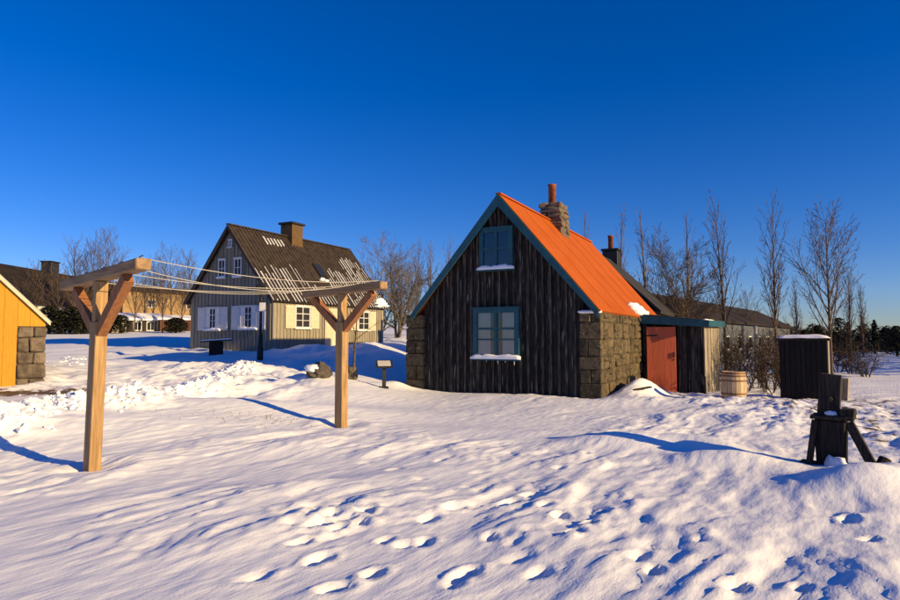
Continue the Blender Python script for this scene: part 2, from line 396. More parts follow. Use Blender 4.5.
def snow_mat():
    m = bpy.data.materials.new('wind_blown_snow'); m.use_nodes = True; nt = m.node_tree; N = nt.nodes; L = nt.links
    b = N['Principled BSDF']; b.inputs['Roughness'].default_value = .62; b.inputs['Specular IOR Level'].default_value = .25
    g = N.new('ShaderNodeNewGeometry')
    def noise(sc, det=5, vec=None):
        n = N.new('ShaderNodeTexNoise'); n.inputs['Scale'].default_value = sc; n.inputs['Detail'].default_value = det
        L.new(vec or g.outputs['Position'], n.inputs['Vector']); return n
    n1 = noise(.8); r1 = N.new('ShaderNodeValToRGB')
    r1.color_ramp.elements[0].color = (.80, .82, .86, 1); r1.color_ramp.elements[1].color = (.90, .91, .93, 1); L.new(n1.outputs['Fac'], r1.inputs[0])
    a = N.new('ShaderNodeAttribute'); a.attribute_name = 'bare'
    n2 = noise(4.5, 8)
    ad = N.new('ShaderNodeMath'); ad.operation = 'ADD'; L.new(a.outputs['Fac'], ad.inputs[0]); L.new(n2.outputs['Fac'], ad.inputs[1])
    r2 = N.new('ShaderNodeValToRGB'); r2.color_ramp.elements[0].position = 0; r2.color_ramp.elements[1].position = 1
    mr = N.new('ShaderNodeMapRange'); mr.inputs['From Min'].default_value = 1.02; mr.inputs['From Max'].default_value = 1.12; L.new(ad.outputs[0], mr.inputs['Value'])
    n3 = noise(9, 6); r3 = N.new('ShaderNodeValToRGB'); r3.color_ramp.elements[0].color = (.05, .032, .018, 1); r3.color_ramp.elements[1].color = (.20, .14, .075, 1); L.new(n3.outputs['Fac'], r3.inputs[0])
    mx = N.new('ShaderNodeMix'); mx.data_type = 'RGBA'; L.new(mr.outputs[0], mx.inputs['Factor']); L.new(r1.outputs[0], mx.inputs['A']); L.new(r3.outputs[0], mx.inputs['B'])
    L.new(mx.outputs['Result'], b.inputs['Base Color'])
    mp = N.new('ShaderNodeMapping'); mp.vector_type = 'TEXTURE'; mp.inputs['Rotation'].default_value = (0, 0, math.radians(56)); mp.inputs['Scale'].default_value = (3, 1, 1)
    L.new(g.outputs['Position'], mp.inputs['Vector'])
    n4 = noise(11, 8, mp.outputs[0]); n5 = noise(60, 3)
    b1 = N.new('ShaderNodeBump'); b1.inputs['Strength'].default_value = .5; b1.inputs['Distance'].default_value = .024; L.new(n4.outputs['Fac'], b1.inputs['Height'])
    b2 = N.new('ShaderNodeBump'); b2.inputs['Strength'].default_value = .35; b2.inputs['Distance'].default_value = .006; L.new(n5.outputs['Fac'], b2.inputs['Height']); L.new(b1.outputs[0], b2.inputs['Normal'])
    L.new(b2.outputs[0], b.inputs['Normal']); return m
M_snow = snow_mat(); me.materials.append(M_snow)
ZG = Zt.reshape(ny, nx)
def surf(x, y):
    i = int(np.clip(np.searchsorted(xs, x) - 1, 0, nx - 2)); j = int(np.clip(np.searchsorted(ys, y) - 1, 0, ny - 2))
    u = (x - xs[i]) / (xs[i + 1] - xs[i]); v = (y - ys[j]) / (ys[j + 1] - ys[j])
    return float((ZG[j, i] * (1 - u) + ZG[j, i + 1] * u) * (1 - v) + (ZG[j + 1, i] * (1 - u) + ZG[j + 1, i + 1] * u) * v)

# loose lumps thrown up by the plough
rc = random.Random(5); mb = MB()
def clod_line(pts, n, spread, smin, smax):
    for i in range(n):
        k = rc.randrange(len(pts) - 1); t = rc.random(); p = pts[k].lerp(pts[k + 1], t)
        x = p.x + rc.gauss(0, spread); y = p.y + rc.gauss(0, spread); r = smin + (smax - smin) * rc.random() ** 2.5
        mb.blob((x, y, surf(x, y) + r * .1), r * rc.uniform(.8, 1.4), r * rc.uniform(.8, 1.3), r * rc.uniform(.5, .9), 1, .75, 2.6, i)
clod_line(BERM, 1500, .30, .018, .085)
clod_line([ground(58, 362), ground(75, 356), ground(92, 352)], 60, .45, .03, .12)
clod_line([ground(60, 395), ground(110, 388), ground(150, 380)], 60, .35, .02, .08)
mb.build('snow_clods', M_snow2, None, False, kind='stuff')

# dry grass poking through on the right and by the drift crest
mb = MB()
for i in range(2600):
    if i < 1900:
        x = rc.uniform(5.0, 13); y = rc.uniform(8.5, 20)
        if perlin(np.array([x * .7]), np.array([y * .7]), 61)[0] < .0 or (x / y < .55 and y < 14): continue
    elif i < 2050: x, y = rc.gauss(-3.6, .55), rc.gauss(11.0, .3)
    else: x, y = YC.x + rc.gauss(-.9, 1.2), YC.y + rc.gauss(-.5, .45)
    z = surf(x, y); a = rc.uniform(0, 6.28); h = rc.uniform(.015, .06); w = rc.uniform(.004, .009); l = rc.uniform(.01, .08)
    c, s_ = math.cos(a), math.sin(a)
    mb.add([(x - w * s_, y + w * c, z - .01), (x + w * s_, y - w * c, z - .01), (x + l * c, y + l * s_, z + h)], [(0, 1, 2)])
mb.build('dry_grass', M_grass, None, kind='stuff')

# ------------------------------------------------------------------ main house (black gable, orange roof)
TH = math.radians(27)
HO = Vector((4.005, 16.619, 0))
house = thing('black_gabled_house', 'black tarred wooden house with bright orange roof and stone side walls', 'house', HO, -TH)
RU, RZ = -2.9, 5.62; EZ = 2.36; HWD = 2.74       # ridge position, ridge and eave heights, half width
def roof_z(u): return RZ - (RZ - EZ) * abs(u - RU) / HWD
def plank_strip(parent, u0, u1, zb, v0, v1, name, m, lower=.06, top=None):
    f = top or roof_z
    if u0 < RU < u1 and not top: poly = [(u0, zb), (u1, zb), (u1, f(u1) - lower), (RU, RZ - lower), (u0, f(u0) - lower)]
    else: poly = [(u0, zb), (u1, zb), (u1, f(u1) - lower), (u0, f(u0) - lower)]
    return MB().prism(poly, 'y', v0, v1).build(name, m, parent)
rh = random.Random(9)
gable = MB().prism([(-5.5, -.5), (-.55, -.5), (-.55, roof_z(-.55) - .08), (RU, RZ - .08), (-5.5, roof_z(-5.5) - .08)], 'y', .20, .40).build('gable_wall', M_tar, house)
u = -5.40; k = 0
while u < -.64:
    w = rh.uniform(.20, .255); u1 = min(u + w, -.625)
    dv = rh.uniform(-.008, .012)
    plank_strip(gable, u, u1 - .006, -.5, .155 + dv, .199, 'plank', M_tar)
    u += w; k += 1
    if u < -.7:
        b = rh.uniform(.028, .04); plank_strip(gable, u - b, u + b, -.5, .10 + rh.uniform(-.022, .02), .146, 'batten', M_batten)
for s, (a, b) in (('l', (-6.02, -5.42)), ('r', (-.61, -.02))):    # stone side walls
    v1 = 9.9
    core = MB().box(a + .05, b - .05, .06, v1, -.5, 2.24).build('stone_wall', M_mortar, house)
    z = -.45; row = 0
    while z < 2.2:
        hh = rh.uniform(.36, .46); z1 = min(z + hh, 2.30)
        if 2.30 - z1 < .15: z1 = 2.30
        # front end of the wall
        cuts = [a, b] if row % 2 else [a, a + (b - a) * rh.uniform(.4, .62), b]
        for c0, c1 in zip(cuts[:-1], cuts[1:]):
            MB().cbox(c0 + .006, c1 - .006, rh.uniform(-.012, .02), .30, z + .006, z1 - .006, .022, .012, rh).build('stone', M_stone, core)
        if s == 'r':
            v = .305
            while v < 5.75:
                w = rh.uniform(.30, .62); ve = min(v + w, 5.8)
                if 5.8 - ve < .2: ve = 5.8
                zz = [z, z1] if rh.random() < .6 else [z, z + (z1 - z) * rh.uniform(.4, .6), z1]
                for q0, q1 in zip(zz[:-1], zz[1:]):
                    MB().cbox(b - .3, b + rh.uniform(-.04, .03), v + .008, ve - .008, q0 + .008, q1 - .008, .03, .02, rh).build('stone', M_stone, core)
                v = ve
        z = z1; row += 1
        if z >= 2.29: break
# roof slabs
V0, V1 = -.10, 10.3
def slab(sgn, t0=.0, t1=.09):
    e = RU + sgn * HWD; n = Vector((sgn * (RZ - EZ), HWD)).normalized()
    p0 = Vector((RU, RZ)); p1 = Vector((e, EZ)) + Vector((sgn * HWD, -(RZ - EZ))).normalized() * .12
    P = [p0, p1, p1 + n * t1, p0 + Vector((0, t1 / n.y))]
    P = [(q.x, q.y) for q in P]
    return P if sgn < 0 else P[::-1]
for sg in (1, -1):
    rs = MB().prism(slab(sg)[::-1], 'y', V0, V1).build('roof_slope', M_orange, house)
    if sg == 1: rs['label'] = 'sunlit orange painted roof slope'
    # flat seams of the sheets
    e = RU + sg * HWD; n = Vector((sg * (RZ - EZ), 0, HWD)).normalized()
    for kk in range(1, 6):
        vv = V0 + (V1 - V0) * kk / 6
        a = Vector((RU, vv, RZ)) + n * .094; b = Vector((e, vv, EZ)) + n * .094
        MB().bar(a, b, .018, .005, n).build('sheet_seam', M_orange, rs)
    # bargeboard
    for vv0, vv1 in ((-.145, -.103), (10.303, 10.34)):
        e2 = RU + sg * (HWD + .10); ez2 = EZ - (RZ - EZ) / HWD * .10
        poly = [(RU, RZ + .10), (RU, RZ - .25), (e2, ez2 - .11), (e2, ez2 + .10)]
        MB().prism(poly if sg > 0 else poly[::-1], 'y', vv0, vv1).build('bargeboard', M_teal, house)
MB().bar((RU, V0 + .005, RZ + .125), (RU, V1, RZ + .125), .17, .04).build('ridge_cap', M_orange, house)
# chimney: rough stone with a pipe
ch = MB().box(RU - .30, RU + .36, 4.62, 5.42, 4.9, 6.28).build('chimney', M_mortar, house)
z = 4.75
while z < 6.3:
    z1 = z + rh.uniform(.12, .22); sh = .05 * max(0, z - 5.4)
    for (x0, x1) in ((RU - .40 + sh, RU + rh.uniform(-.1, .1)), (0, RU + .50 - sh * 2)):
        if x0 == 0: x0 = xm
        xm = x1
        for (y0, y1) in ((4.52, 5.0 + rh.uniform(-.08, .08)), (0, 5.5)):
            if y0 == 0: y0 = ym
            ym = y1
            MB().cbox(x0, x1, y0, y1, z, z1, .04, .04, rh).build('stone', M_dkstone, ch)
    z = z1
MB().lathe([(.30, 6.30), (.30, 6.37), (.17, 6.42)], 14, (RU, 4.95, 0)).build('pipe_collar', M_dkstone, ch)
MB().lathe([(.135, 6.3), (.135, 7.02), (.155, 7.03), (.155, 7.10), (.12, 7.10), (.12, 6.9)], 18, (RU, 4.95, 0)).build('chimney_pipe', M_rust, ch, True)

def window(parent, u0, u1, z0, z1, v, depth, fm, rows, sill_m, name='window', snow=True, fw=.11, curtain=.3, drip=True, hood=True):
    """box window standing proud of the boards; v is the face of the wall"""
    vf = v - depth
    w = MB()
    w.box(u0, u0 + fw, vf, v, z0, z1); w.box(u1 - fw, u1, vf, v, z0, z1); w.box(u0 + fw, u1 - fw, vf, v, z1 - fw, z1); w.box(u0 + fw, u1 - fw, vf, v, z0, z0 + fw * .8)
    o = w.build(name, fm, parent)
    MB().box(u0 + fw * .5, u1 - fw * .5, v - .022, v - .012, z0 + .04, z1 - .04).build('dark_room_sheet', M_iron, o)  # black sheet stands in for the shade of the room behind the panes
    iu0, iu1, iz0, iz1 = u0 + fw, u1 - fw, z0 + fw * .8, z1 - fw
    um = (iu0 + iu1) / 2
    if curtain:
        cw = (iu1 - iu0) * curtain
        for a, b in ((iu0, iu0 + cw), (iu1 - cw, iu1)):
            m_ = MB(); n = 9; vs = []
            for i in range(n):
                t = i / (n - 1); off = .006 * math.sin(t * 19)
                vs += [(a + (b - a) * t, v - .034 + off, iz0), (a + (b - a) * t, v - .034 + off, iz1)]
            m_.add(vs, [(2 * i, 2 * i + 2, 2 * i + 3, 2 * i + 1) for i in range(n - 1)]); m_.build('curtain', M_curtain, o)
    mw = fw * .5
    bars = [(um - mw * .7, um + mw * .7, iz0, iz1)]
    for r in rows:
        zc = iz0 + (iz1 - iz0) * r; t = mw * (.55 if r != rows[-1] else .8)
        bars.append((iu0, um - mw * .7 - .002, zc - t * .6, zc + t * .6)); bars.append((um + mw * .7 + .002, iu1, zc - t * .6, zc + t * .6))
    for a, b, c, d in bars: MB().box(a, b, vf + .012, vf + .045, c, d).build('glazing_bar', fm, o)
    zs = [iz0] + [iz0 + (iz1 - iz0) * r for r in rows] + [iz1]
    for a, b in ((iu0, um), (um, iu1)):
        for c, d in zip(zs[:-1], zs[1:]): MB().box(a + .004, b - .004, vf + .05, vf + .054, c + .004, d - .004).build('pane', M_pane, o)
    MB().box(u0 - .05, u1 + .05, vf - .05, v, z0 - .06, z0 - .003).build('sill', sill_m, o)
    if hood: MB().box(u0 - .03, u1 + .03, vf - .03, v, z1 + .002, z1 + .035).build('head_trim', sill_m, o)
    if snow:
        m_ = MB(); nn = 14; r_ = random.Random(int(u0 * 100)); vs = []
        for i in range(nn):
            t = i / (nn - 1); x = u0 - .06 + (u1 - u0 + .12) * t; h = (.085 + r_.uniform(-.02, .035)) * min(1, 6 * t + .5, 6 * (1 - t) + .5)
            vs += [(x, vf - .065, z0 - .02), (x, vf - .07, z0 - .01 + h * .6), (x, vf - .03, z0 + h), (x, vf + .010, z0 + h * 1.15), (x, vf + .010, z0 - .02)]
        m_.add(vs, [(5 * i + j, 5 * i + 5 + j, 5 * i + 6 + j, 5 * i + 1 + j) for i in range(nn - 1) for j in range(4)] + [(0, 1, 2, 3, 4), tuple(5 * nn - 5 + j for j in (4, 3, 2, 1, 0))])
        m_.build('sill_snow', M_snow2, o, True)
    return o
def pane_mat():
    m = bpy.data.materials.new('clear_pane'); m.use_nodes = True; N = m.node_tree.nodes; L = m.node_tree.links
    t = N.new('ShaderNodeBsdfTransparent'); t.inputs[0].default_value = (.86, .9, .92, 1); g = N.new('ShaderNodeBsdfGlossy'); g.inputs['Roughness'].default_value = .03
    fz = N.new('ShaderNodeFresnel'); fz.inputs['IOR'].default_value = 1.7
    mx = N.new('ShaderNodeMixShader'); L.new(fz.outputs[0], mx.inputs[0]); L.new(t.outputs[0], mx.inputs[1]); L.new(g.outputs[0], mx.inputs[2])
    L.new(mx.outputs[0], N['Material Output'].inputs['Surface']); return m
M_pane = pane_mat()
wlow = window(house, -3.74, -2.33, 1.02, 2.45, .10, .13, M_teal, (.36, .62), M_teal, fw=.13, curtain=.34)
wup = window(house, -3.53, -2.50, 3.58, 4.76, .10, .13, M_teal, (.5,), M_teal, fw=.12, curtain=0)
mb = MB()
for du, l in ((-2.95, .09), (-2.72, .05), (-2.45, .11), (-3.3, .03)): mb.tube([(du, -.05, .95), (du, -.05, .95 - l)], [.014, .003], 5)
mb.build('icicles', M_snow2, wlow)
# snow lying on the wall head and roof foot
mb = MB()
for i in range(9): mb.blob((-.35 + rh.uniform(-.2, .2), .0 + i * .02, 2.30), .16, .10, .05, 2, .3, 1.5, i)
mb.build('wall_top_snow', M_snow2, house, True)
mb = MB()
for i in range(16):
    v = rh.uniform(4.9, 6.8); t = rh.random() ** 2 * .25
    mb.blob((-.12 - t, v, EZ + .10 + t * 1.15), .22, .3, .13, 2, .3, 1.7, i)
mb.build('roof_snow', M_snow2, house, True)
# lean-to with the red door
shed = MB().prism([(0.02, -.6), (1.9, -.6), (1.9, 2.05), (0.02, 2.2)], 'y', 5.95, 7.2).build('lean_to', M_tar, house)
x = .02; 
while x < 1.94:
    w = rh.uniform(.12, .2); x1 = min(x + w, 1.95); pr = rh.choice((0, .03, .05))
    if not (.16 < (x + x1) / 2 < 1.18):
        MB().box(x, x1 - .008, 5.86 - pr, 5.945, -.6, 2.12 - .05 * x).build('plank', M_batten if pr > 0 else M_tar, shed)
    x = x1
MB().box(.13, .20, 5.80, 5.945, -.6, 2.06).build('door_post', M_tar, shed); MB().box(1.16, 1.23, 5.80, 5.945, -.6, 2.04).build('door_post', M_tar, shed)
da = math.radians(8.5)
def drot(p): # hinged on the left, a little ajar
    x, y, z = p; x -= .21; return (.17 + x * math.cos(da) - y * math.sin(da), 5.63 + x * math.sin(da) + y * math.cos(da), z)
dm = MB().box(.21, 1.15, -.025, .025, -.5, 1.98); dm.v = [drot(p) for p in dm.v]
door = dm.build('door', M_red, shed)
for i in range(5):
    a = .215 + i * .187; d_ = MB().cbox(a, a + .183, -.042, -.026, -.5, 1.975, .004); d_.v = [drot(p) for p in d_.v]; d_.build('plank', M_red, door)
for zz in (1.66,):
    d_ = MB().box(.215, .55, -.052, -.043, zz, zz + .05); d_.v = [drot(p) for p in d_.v]; d_.build('strap_hinge', M_iron, door)
d_ = MB().box(1.06, 1.10, -.075, -.043, .95, 1.12); d_.v = [drot(p) for p in d_.v]; d_.build('door_handle', M_iron, door)
for zz in (.85,):
    d_ = MB().box(1.065, 1.095, -.055, -.043, zz, zz + .05); d_.v = [drot(p) for p in d_.v]; d_.build('keyhole', M_iron, door)
# end wall of the lean-to, splayed
N_ = 9
for i in range(N_):
    t0, t1 = i / N_, (i + 1) / N_ - .01
    a = Vector((1.97 + .34 * t0, 5.78 + 1.5 * t0)); b = Vector((1.97 + .34 * t1, 5.78 + 1.5 * t1)); n = Vector((1.5, -.34)).normalized() * .03
    pr = n * rh.uniform(.7, 1.3)
    MB().prism([(a.x, a.y), (a.x + pr.x, a.y + pr.y), (b.x + pr.x, b.y + pr.y), (b.x, b.y)], 'z', -.6, 2.0 - rh.uniform(0, .02)).build('plank', M_grayw, shed)
lr = MB().add([(-.25, 5.62, 2.36), (2.12, 5.62, 2.13), (2.48, 7.5, 2.13), (-.25, 7.5, 2.42), (-.25, 5.62, 2.44), (2.12, 5.62, 2.19), (2.48, 7.5, 2.19), (-.25, 7.5, 2.50)],
              [(3, 2, 1, 0), (4, 5, 6, 7), (0, 1, 5, 4), (1, 2, 6, 5), (2, 3, 7, 6), (3, 0, 4, 7)]).build('lean_to_roof', M_slate, house)
MB().prism([(-.02, 2.10), (2.14, 1.96), (2.14, 2.185), (-.02, 2.37)], 'y', 5.575, 5.615).build('fascia', M_teal, lr)
MB().bar((2.15, 5.60, 2.08), (2.51, 7.5, 2.08), .03, .2).build('fascia', M_teal, lr)
mb = MB()
for i in range(5): mb.blob((2.05 + i * .02, 5.75 + i * .3, 2.2), .1, .2, .03, 2, .3, 1.5, i + 40)
mb.build('roof_snow', M_snow2, lr, True)
MB().tube([(1.99, 5.60, -.6), (1.99, 5.60, .35)], .04, 7).build('stub_post', M_tar, shed)
# lying board on the drift
p = ground(642, 391)
tag(MB().cbox(-.3, .3, -.06, .06, 0, .03, .004).build('loose_board', M_dark), 'short dark board lying on the snowdrift beside the red door', 'board').location = (p.x, p.y, p.z + .05)
bpy.data.objects['loose_board'].rotation_euler = (.1, -.12, .35)

# ------------------------------------------------------------------ house behind with black roof
b2 = thing('black_roofed_house', 'dark house with black roof standing behind the orange roof', 'house', HO, -TH)
H2U, H2Z, H2E, H2W = -3.1, 5.5, 2.75, 2.85
MB().prism([(H2U - 2.5, -.6), (H2U + 2.5, -.6), (H2U + 2.5, 2.8), (H2U, 5.3), (H2U - 2.5, 2.8)], 'y', 11.8, 15.8).build('wall', M_tar, b2)
for sg in (1, -1):
    poly = [(H2U, H2Z - .1), (H2U + sg * H2W, H2E - .1), (H2U + sg * (H2W + .03), H2E + .02), (H2U, H2Z + .02)]
    MB().prism(poly if sg > 0 else poly[::-1], 'y', 11.6, 16.0).build('roof_slope', M_slate, b2)
c2 = MB().cbox(H2U - .42, H2U + .34, 15.0, 15.75, 4.6, 5.98, .02).build('chimney', M_iron, b2)
MB().cbox(H2U - .48, H2U + .40, 14.94, 15.81, 5.985, 6.09, .02).build('chimney_cap', M_iron, c2)
MB().lathe([(.13, 6.09), (.13, 6.72), (.15, 6.72), (.15, 6.8), (.1, 6.8)], 12, (H2U - .08, 15.4, 0)).build('chimney_pot', M_rust, c2, True)

# ------------------------------------------------------------------ grey house
GO = Vector((-8.451, 30, 1.0))
gh = thing('grey_clapboard_house', 'grey wooden house with brown corrugated roof, square chimney and cream shutters', 'house', GO, -TH)
GU, GZ, GE, GW, GL = -2.75, 6.17, 2.52, 2.86, 9.6
def g_z(u): return GZ - (GZ - GE) * abs(u - GU) / GW
body = MB().prism([(-5.5, -.6), (0, -.6), (0, g_z(0) - .1), (GU, GZ - .1), (-5.5, g_z(-5.5) - .1)], 'y', .03, GL - .03).build('wall', M_house, gh)
u = -5.53
while u < -.01:
    u1 = min(u + .245, .028)
    poly = [(u, -.6), (u1 - .006, -.6), (u1 - .006, g_z(u1) - .07), (u, g_z(u) - .07)]
    if u < GU < u1: poly = [(u, -.6), (u1 - .006, -.6), (u1 - .006, g_z(u1) - .07), (GU, GZ - .07), (u, g_z(u) - .07)]
    MB().prism(poly, 'y', .0 + rh.uniform(-.004, .004), .028).build('plank', M_house, body)
    if u > -5.4: MB().prism([(u - .03, -.6), (u + .03, -.6), (u + .03, g_z(u + .03) - .09), (u - .03, g_z(u - .03) - .09)], 'y', -.034, -.005).build('batten', M_house, body)
    u = u1
v = .03
while v < GL - .03:
    v1 = min(v + .245, GL); MB().box(.002, .030 + rh.uniform(-.004, .004), v, v1 - .006, -.6, 2.52).build('plank', M_house, body)
    if v > .1: MB().box(.035, .062, v - .03, v + .03, -.6, 2.52).build('batten', M_house, body)
    v = v1
# corrugated roof
def corr(sg):
    m_ = MB(); n = Vector((sg * (GZ - GE), 0, GW)).normalized(); a = Vector((GU, 0, GZ)); b = Vector((GU + sg * (GW + .12), 0, GE - (GZ - GE) / GW * .12))
    prof = []; v = -.28; pit = .262
    while v < GL + .2:
        prof += [(v, 0), (v + pit * .52, 0), (v + pit * .62, .05), (v + pit * .90, .05)]; v += pit
    prof.append((v, 0)); vs = []
    for v, h in prof: vs += [a + Vector((0, v, 0)) + n * (h + .03), b + Vector((0, v, 0)) + n * (h + .03)]
    m_.add(vs, [(2 * i, 2 * i + 1, 2 * i + 3, 2 * i + 2) if sg < 0 else (2 * i, 2 * i + 2, 2 * i + 3, 2 * i + 1) for i in range(len(prof) - 1)])
    m_.add([a + Vector((0, -.28, -.03)), b + Vector((0, -.28, -.03)), b + Vector((0, GL + .2, -.03)), a + Vector((0, GL + .2, -.03))], [(0, 1, 2, 3)])
    return m_, a, b, n, pit
m_, a, b, n, pit = corr(-1); m_.build('roof_slope', M_corr, gh)
m_, a, b, n, pit = corr(1); rslope = m_.build('roof_slope', M_corr, gh)
m_ = MB(); i = 0; v = -.28
def snowbar(v0, v1, s0, s1, h=.035):
    p0 = a.lerp(b, s0); p1 = a.lerp(b, s1); o = n * .032
    vs = [p0 + o + Vector((0, v0, 0)), p0 + o + Vector((0, v1, 0)), p1 + o + Vector((0, v1, 0)), p1 + o + Vector((0, v0, 0))]
    pm = [q_ + n * h for q_ in vs]
    m_.add(vs + pm, [(4, 5, 6, 7), (0, 1, 5, 4), (1, 2, 6, 5), (2, 3, 7, 6), (3, 0, 4, 7), (4, 7, 6, 5)])
while v < GL + .1:
    t = (v + .3) / GL
    base = .52 + .18 * perlin(np.array([t * 5]), np.array([.3]), 7)[0] + (.18 if .35 < t < .62 else 0) - (.28 if t > .8 else 0) + rh.uniform(-.06, .06)
    if rh.random() < .93:
        e = 1.0; s0 = base
        while s0 < .99:
            s1 = min(s0 + rh.uniform(.12, .5), .998); snowbar(v + .02, v + pit * rh.uniform(.2, .42), s0, s1); s0 = s1 + rh.choice((0.01, 0.02, .05, .1))
    if .20 < t < .38 and rh.random() < .8: snowbar(v + .02, v + pit * .45, .07 + rh.uniform(0, .02), .16 + rh.uniform(0, .04))
    v += pit
m_.build('trough_snow', M_snow2, rslope, kind='stuff')
m_ = MB()
for i in range(26):
    s_ = rh.uniform(.86, .99); vv = GL + .1 - rh.random() * (1.0 * (s_ - .8) * 7); p = a.lerp(b, s_); m_.blob((p.x, vv, p.z + .07), .2, .3, .07, 2, .3, 1.5, i)
m_.build('roof_snow', M_snow2, rslope, True); m_ = MB()
for i in range(5): p = a.lerp(b, .62 + .01 * i); m_.blob((p.x, 4.9 + rh.uniform(-.25, .25), p.z + .06), .15, .2, .06, 2, .3, 1.5, i + 9)
m_.build('roof_snow', M_snow2, rslope, True)
MB().bar((GU, -.3, GZ + .09), (GU, GL + .2, GZ + .09), .26, .05).build('ridge_cap', M_corr, gh)
for sg in (1, -1):
    for v0, v1 in ((-.315, -.283), (GL + .205, GL + .24)):
        e = GU + sg * (GW + .12); ez = GE - (GZ - GE) / GW * .12
        poly = [(GU, GZ + .07), (GU, GZ - .16), (e, ez - .17), (e, ez + .06)]
        MB().prism(poly if sg > 0 else poly[::-1], 'y', v0, v1).build('bargeboard', M_corr, gh)
M_brickch = mat('brown_chimney_boards', (.07, .042, .018), (.15, .09, .036), .85, 4, (6, 6, 1), .4)
gc = MB().cbox(GU - .42, GU + .42, 3.95, 4.85, 5.4, 6.92, .015).build('chimney', M_brickch, gh)
MB().cbox(GU - .52, GU + .52, 3.84, 4.96, 6.923, 7.04, .02).build('chimney_cap', M_iron, gc)
# skylight
p0, p1 = a.lerp(b, .40), a.lerp(b, .60)
sk = MB().bar(p0 + Vector((0, 4.95, 0)) + n * .11, p1 + Vector((0, 4.95, 0)) + n * .11, .62, .09, n).build('skylight', M_iron, rslope)
MB().bar(p0.lerp(p1, .1) + Vector((0, 4.95, 0)) + n * .16, p0.lerp(p1, .9) + Vector((0, 4.95, 0)) + n * .16, .48, .008, n).build('pane', M_glass, sk)
# windows of the long side are built in the gable frame and turned round the corner
def turned(parent, fn):
    before = set(bpy.data.objects)
    fn()
    new = [o for o in bpy.data.objects if o not in before and o.type == 'MESH']
    for o in new:
        for vtx in o.data.vertices: c = vtx.co; vtx.co = (-c.y, c.x, c.z)     # local u -> along the wall, v -> out of it
        o.data.update()
def shutters(parent, u0, u1, z0, z1, v, w, m, sides=(-1, 1)):
    for sg in sides:
        a_, b_ = (u0 - w - .02, u0 - .02) if sg < 0 else (u1 + .02, u1 + w + .02)
        s_ = MB().box(a_, b_, v - .045, v - .015, z0, z1).build('shutter', m, parent)
        for q0, q1 in ((z0 + .1, z0 + .18), (z1 - .18, z1 - .1)): MB().box(a_ + .02, b_ - .02, v - .062, v - .047, q0, q1).build('shutter_batten', m, s_)
    
def side():
    wv = -.064
    w1 = window(gh, 1.50, 2.66, 1.10, 2.22, wv, .04, M_white, (.33, .67), M_white, fw=.08, curtain=0, snow=False)
    shutters(w1, 1.50, 2.66, 1.08, 2.22, wv, .68, M_cream)
    w2 = window(gh, 6.86, 7.98, 1.05, 2.15, wv, .04, M_white, (.33, .67), M_white, fw=.08, curtain=0, snow=False)
    shutters(w2, 6.86, 7.98, 1.03, 2.15, wv, .68, M_cream)
    d = MB().box(3.85, 4.95, wv - .04, wv, -.4, 2.18).build('door', M_cream, gh)
    for a_, b_ in ((3.95, 4.36), (4.44, 4.85)):
        for c_, d2 in ((.1, .9), (1.0, 2.0)): MB().cbox(a_, b_, wv - .06, wv - .043, c_, d2, .008).build('door_panel', M_cream, d)
    MB().lathe([(.03, 0), (.035, .04), (.0, .06)], 8, (4.88, wv - .09, .95)).build('door_handle', M_iron, d)
turned(gh, side)
wv = -.036
w1 = window(gh, -4.42, -3.38, 1.0, 2.13, wv, .05, M_white, (.4, .7), M_white, fw=.08, curtain=.3)
shutters(w1, -4.42, -3.38, .98, 2.15, wv, .5, M_white)
w2 = window(gh, -2.06, -.94, 1.03, 2.16, wv, .05, M_white, (.4, .7), M_white, fw=.08, curtain=.3)
shutters(w2, -2.06, -.94, 1.0, 2.18, wv, .52, M_white)
window(gh, -3.58, -3.08, 3.62, 4.55, wv, .05, M_white, (.5,), M_white, fw=.07, curtain=0)
window(gh, -2.5, -1.98, 3.62, 4.55, wv, .05, M_white, (.5,), M_white, fw=.07, curtain=0)
window(gh, -2.94, -2.66, 5.14, 5.5, wv, .04, M_white, (.5,), M_white, fw=.06, curtain=0, snow=False)

# ------------------------------------------------------------------ yellow house at the left edge
yh = thing('yellow_boarded_house', 'bright yellow boarded gable with dark stone corner at the left edge', 'house', YC, math.radians(34))
YE = 1.52; YS = 1.04
def y_z(u): return YE + YS * (-u)
yw = MB().prism([(-5.6, -.5), (-.06, -.5), (-.06, YE - .05), (-2.9, y_z(-2.9) - .05), (-5.6, YE + .05)], 'y', .05, 7).build('wall', M_dkstone, yh)
u = -.02 - .70; uu = [-.02]
x = -.70
while x > -2.9:
    x0 = x - .31; MB().prism([(x0 + .006, -.5), (x, -.5), (x, y_z(x) - .04), (x0 + .006, y_z(x0) - .04)], 'y', .0 + rh.uniform(-.006, .006), .045).build('plank', M_yellow, yw); x = x0
for x0, x1 in ((-.70, -.42), (-.42, -.06)):
    MB().prism([(x0 + .006, YE - .12), (x1, YE - .12), (x1, y_z(x1) - .04), (x0 + .006, y_z(x0) - .04)], 'y', .002, .045).build('plank', M_yellow, yw)
z = -.5
while z < YE - .2:
    hh = rh.uniform(.28, .5); z1 = min(z + hh, YE - .13); cuts = [-.69, -.69 + .66 * rh.uniform(.35, .65), -.02] if rh.random() < .75 else [-.69, -.02]
    if YE - .13 - z1 < .15: z1 = YE - .13
    for c0, c1 in zip(cuts[:-1], cuts[1:]): MB().cbox(c0 + .008, c1 - .008, -.03 + rh.uniform(-.03, .02), .4, z + .008, z1 - .008, .03, .018, rh).build('stone', M_dkstone, yw)
    z = z1
poly = [(.06, YE - .06 - .04), (.06, YE - .06 + .08), (-2.9, y_z(-2.9) + .08), (-2.9, y_z(-2.9) - .06)]
MB().prism(poly, 'y', -.09, -.045).build('bargeboard', M_cream, yh)
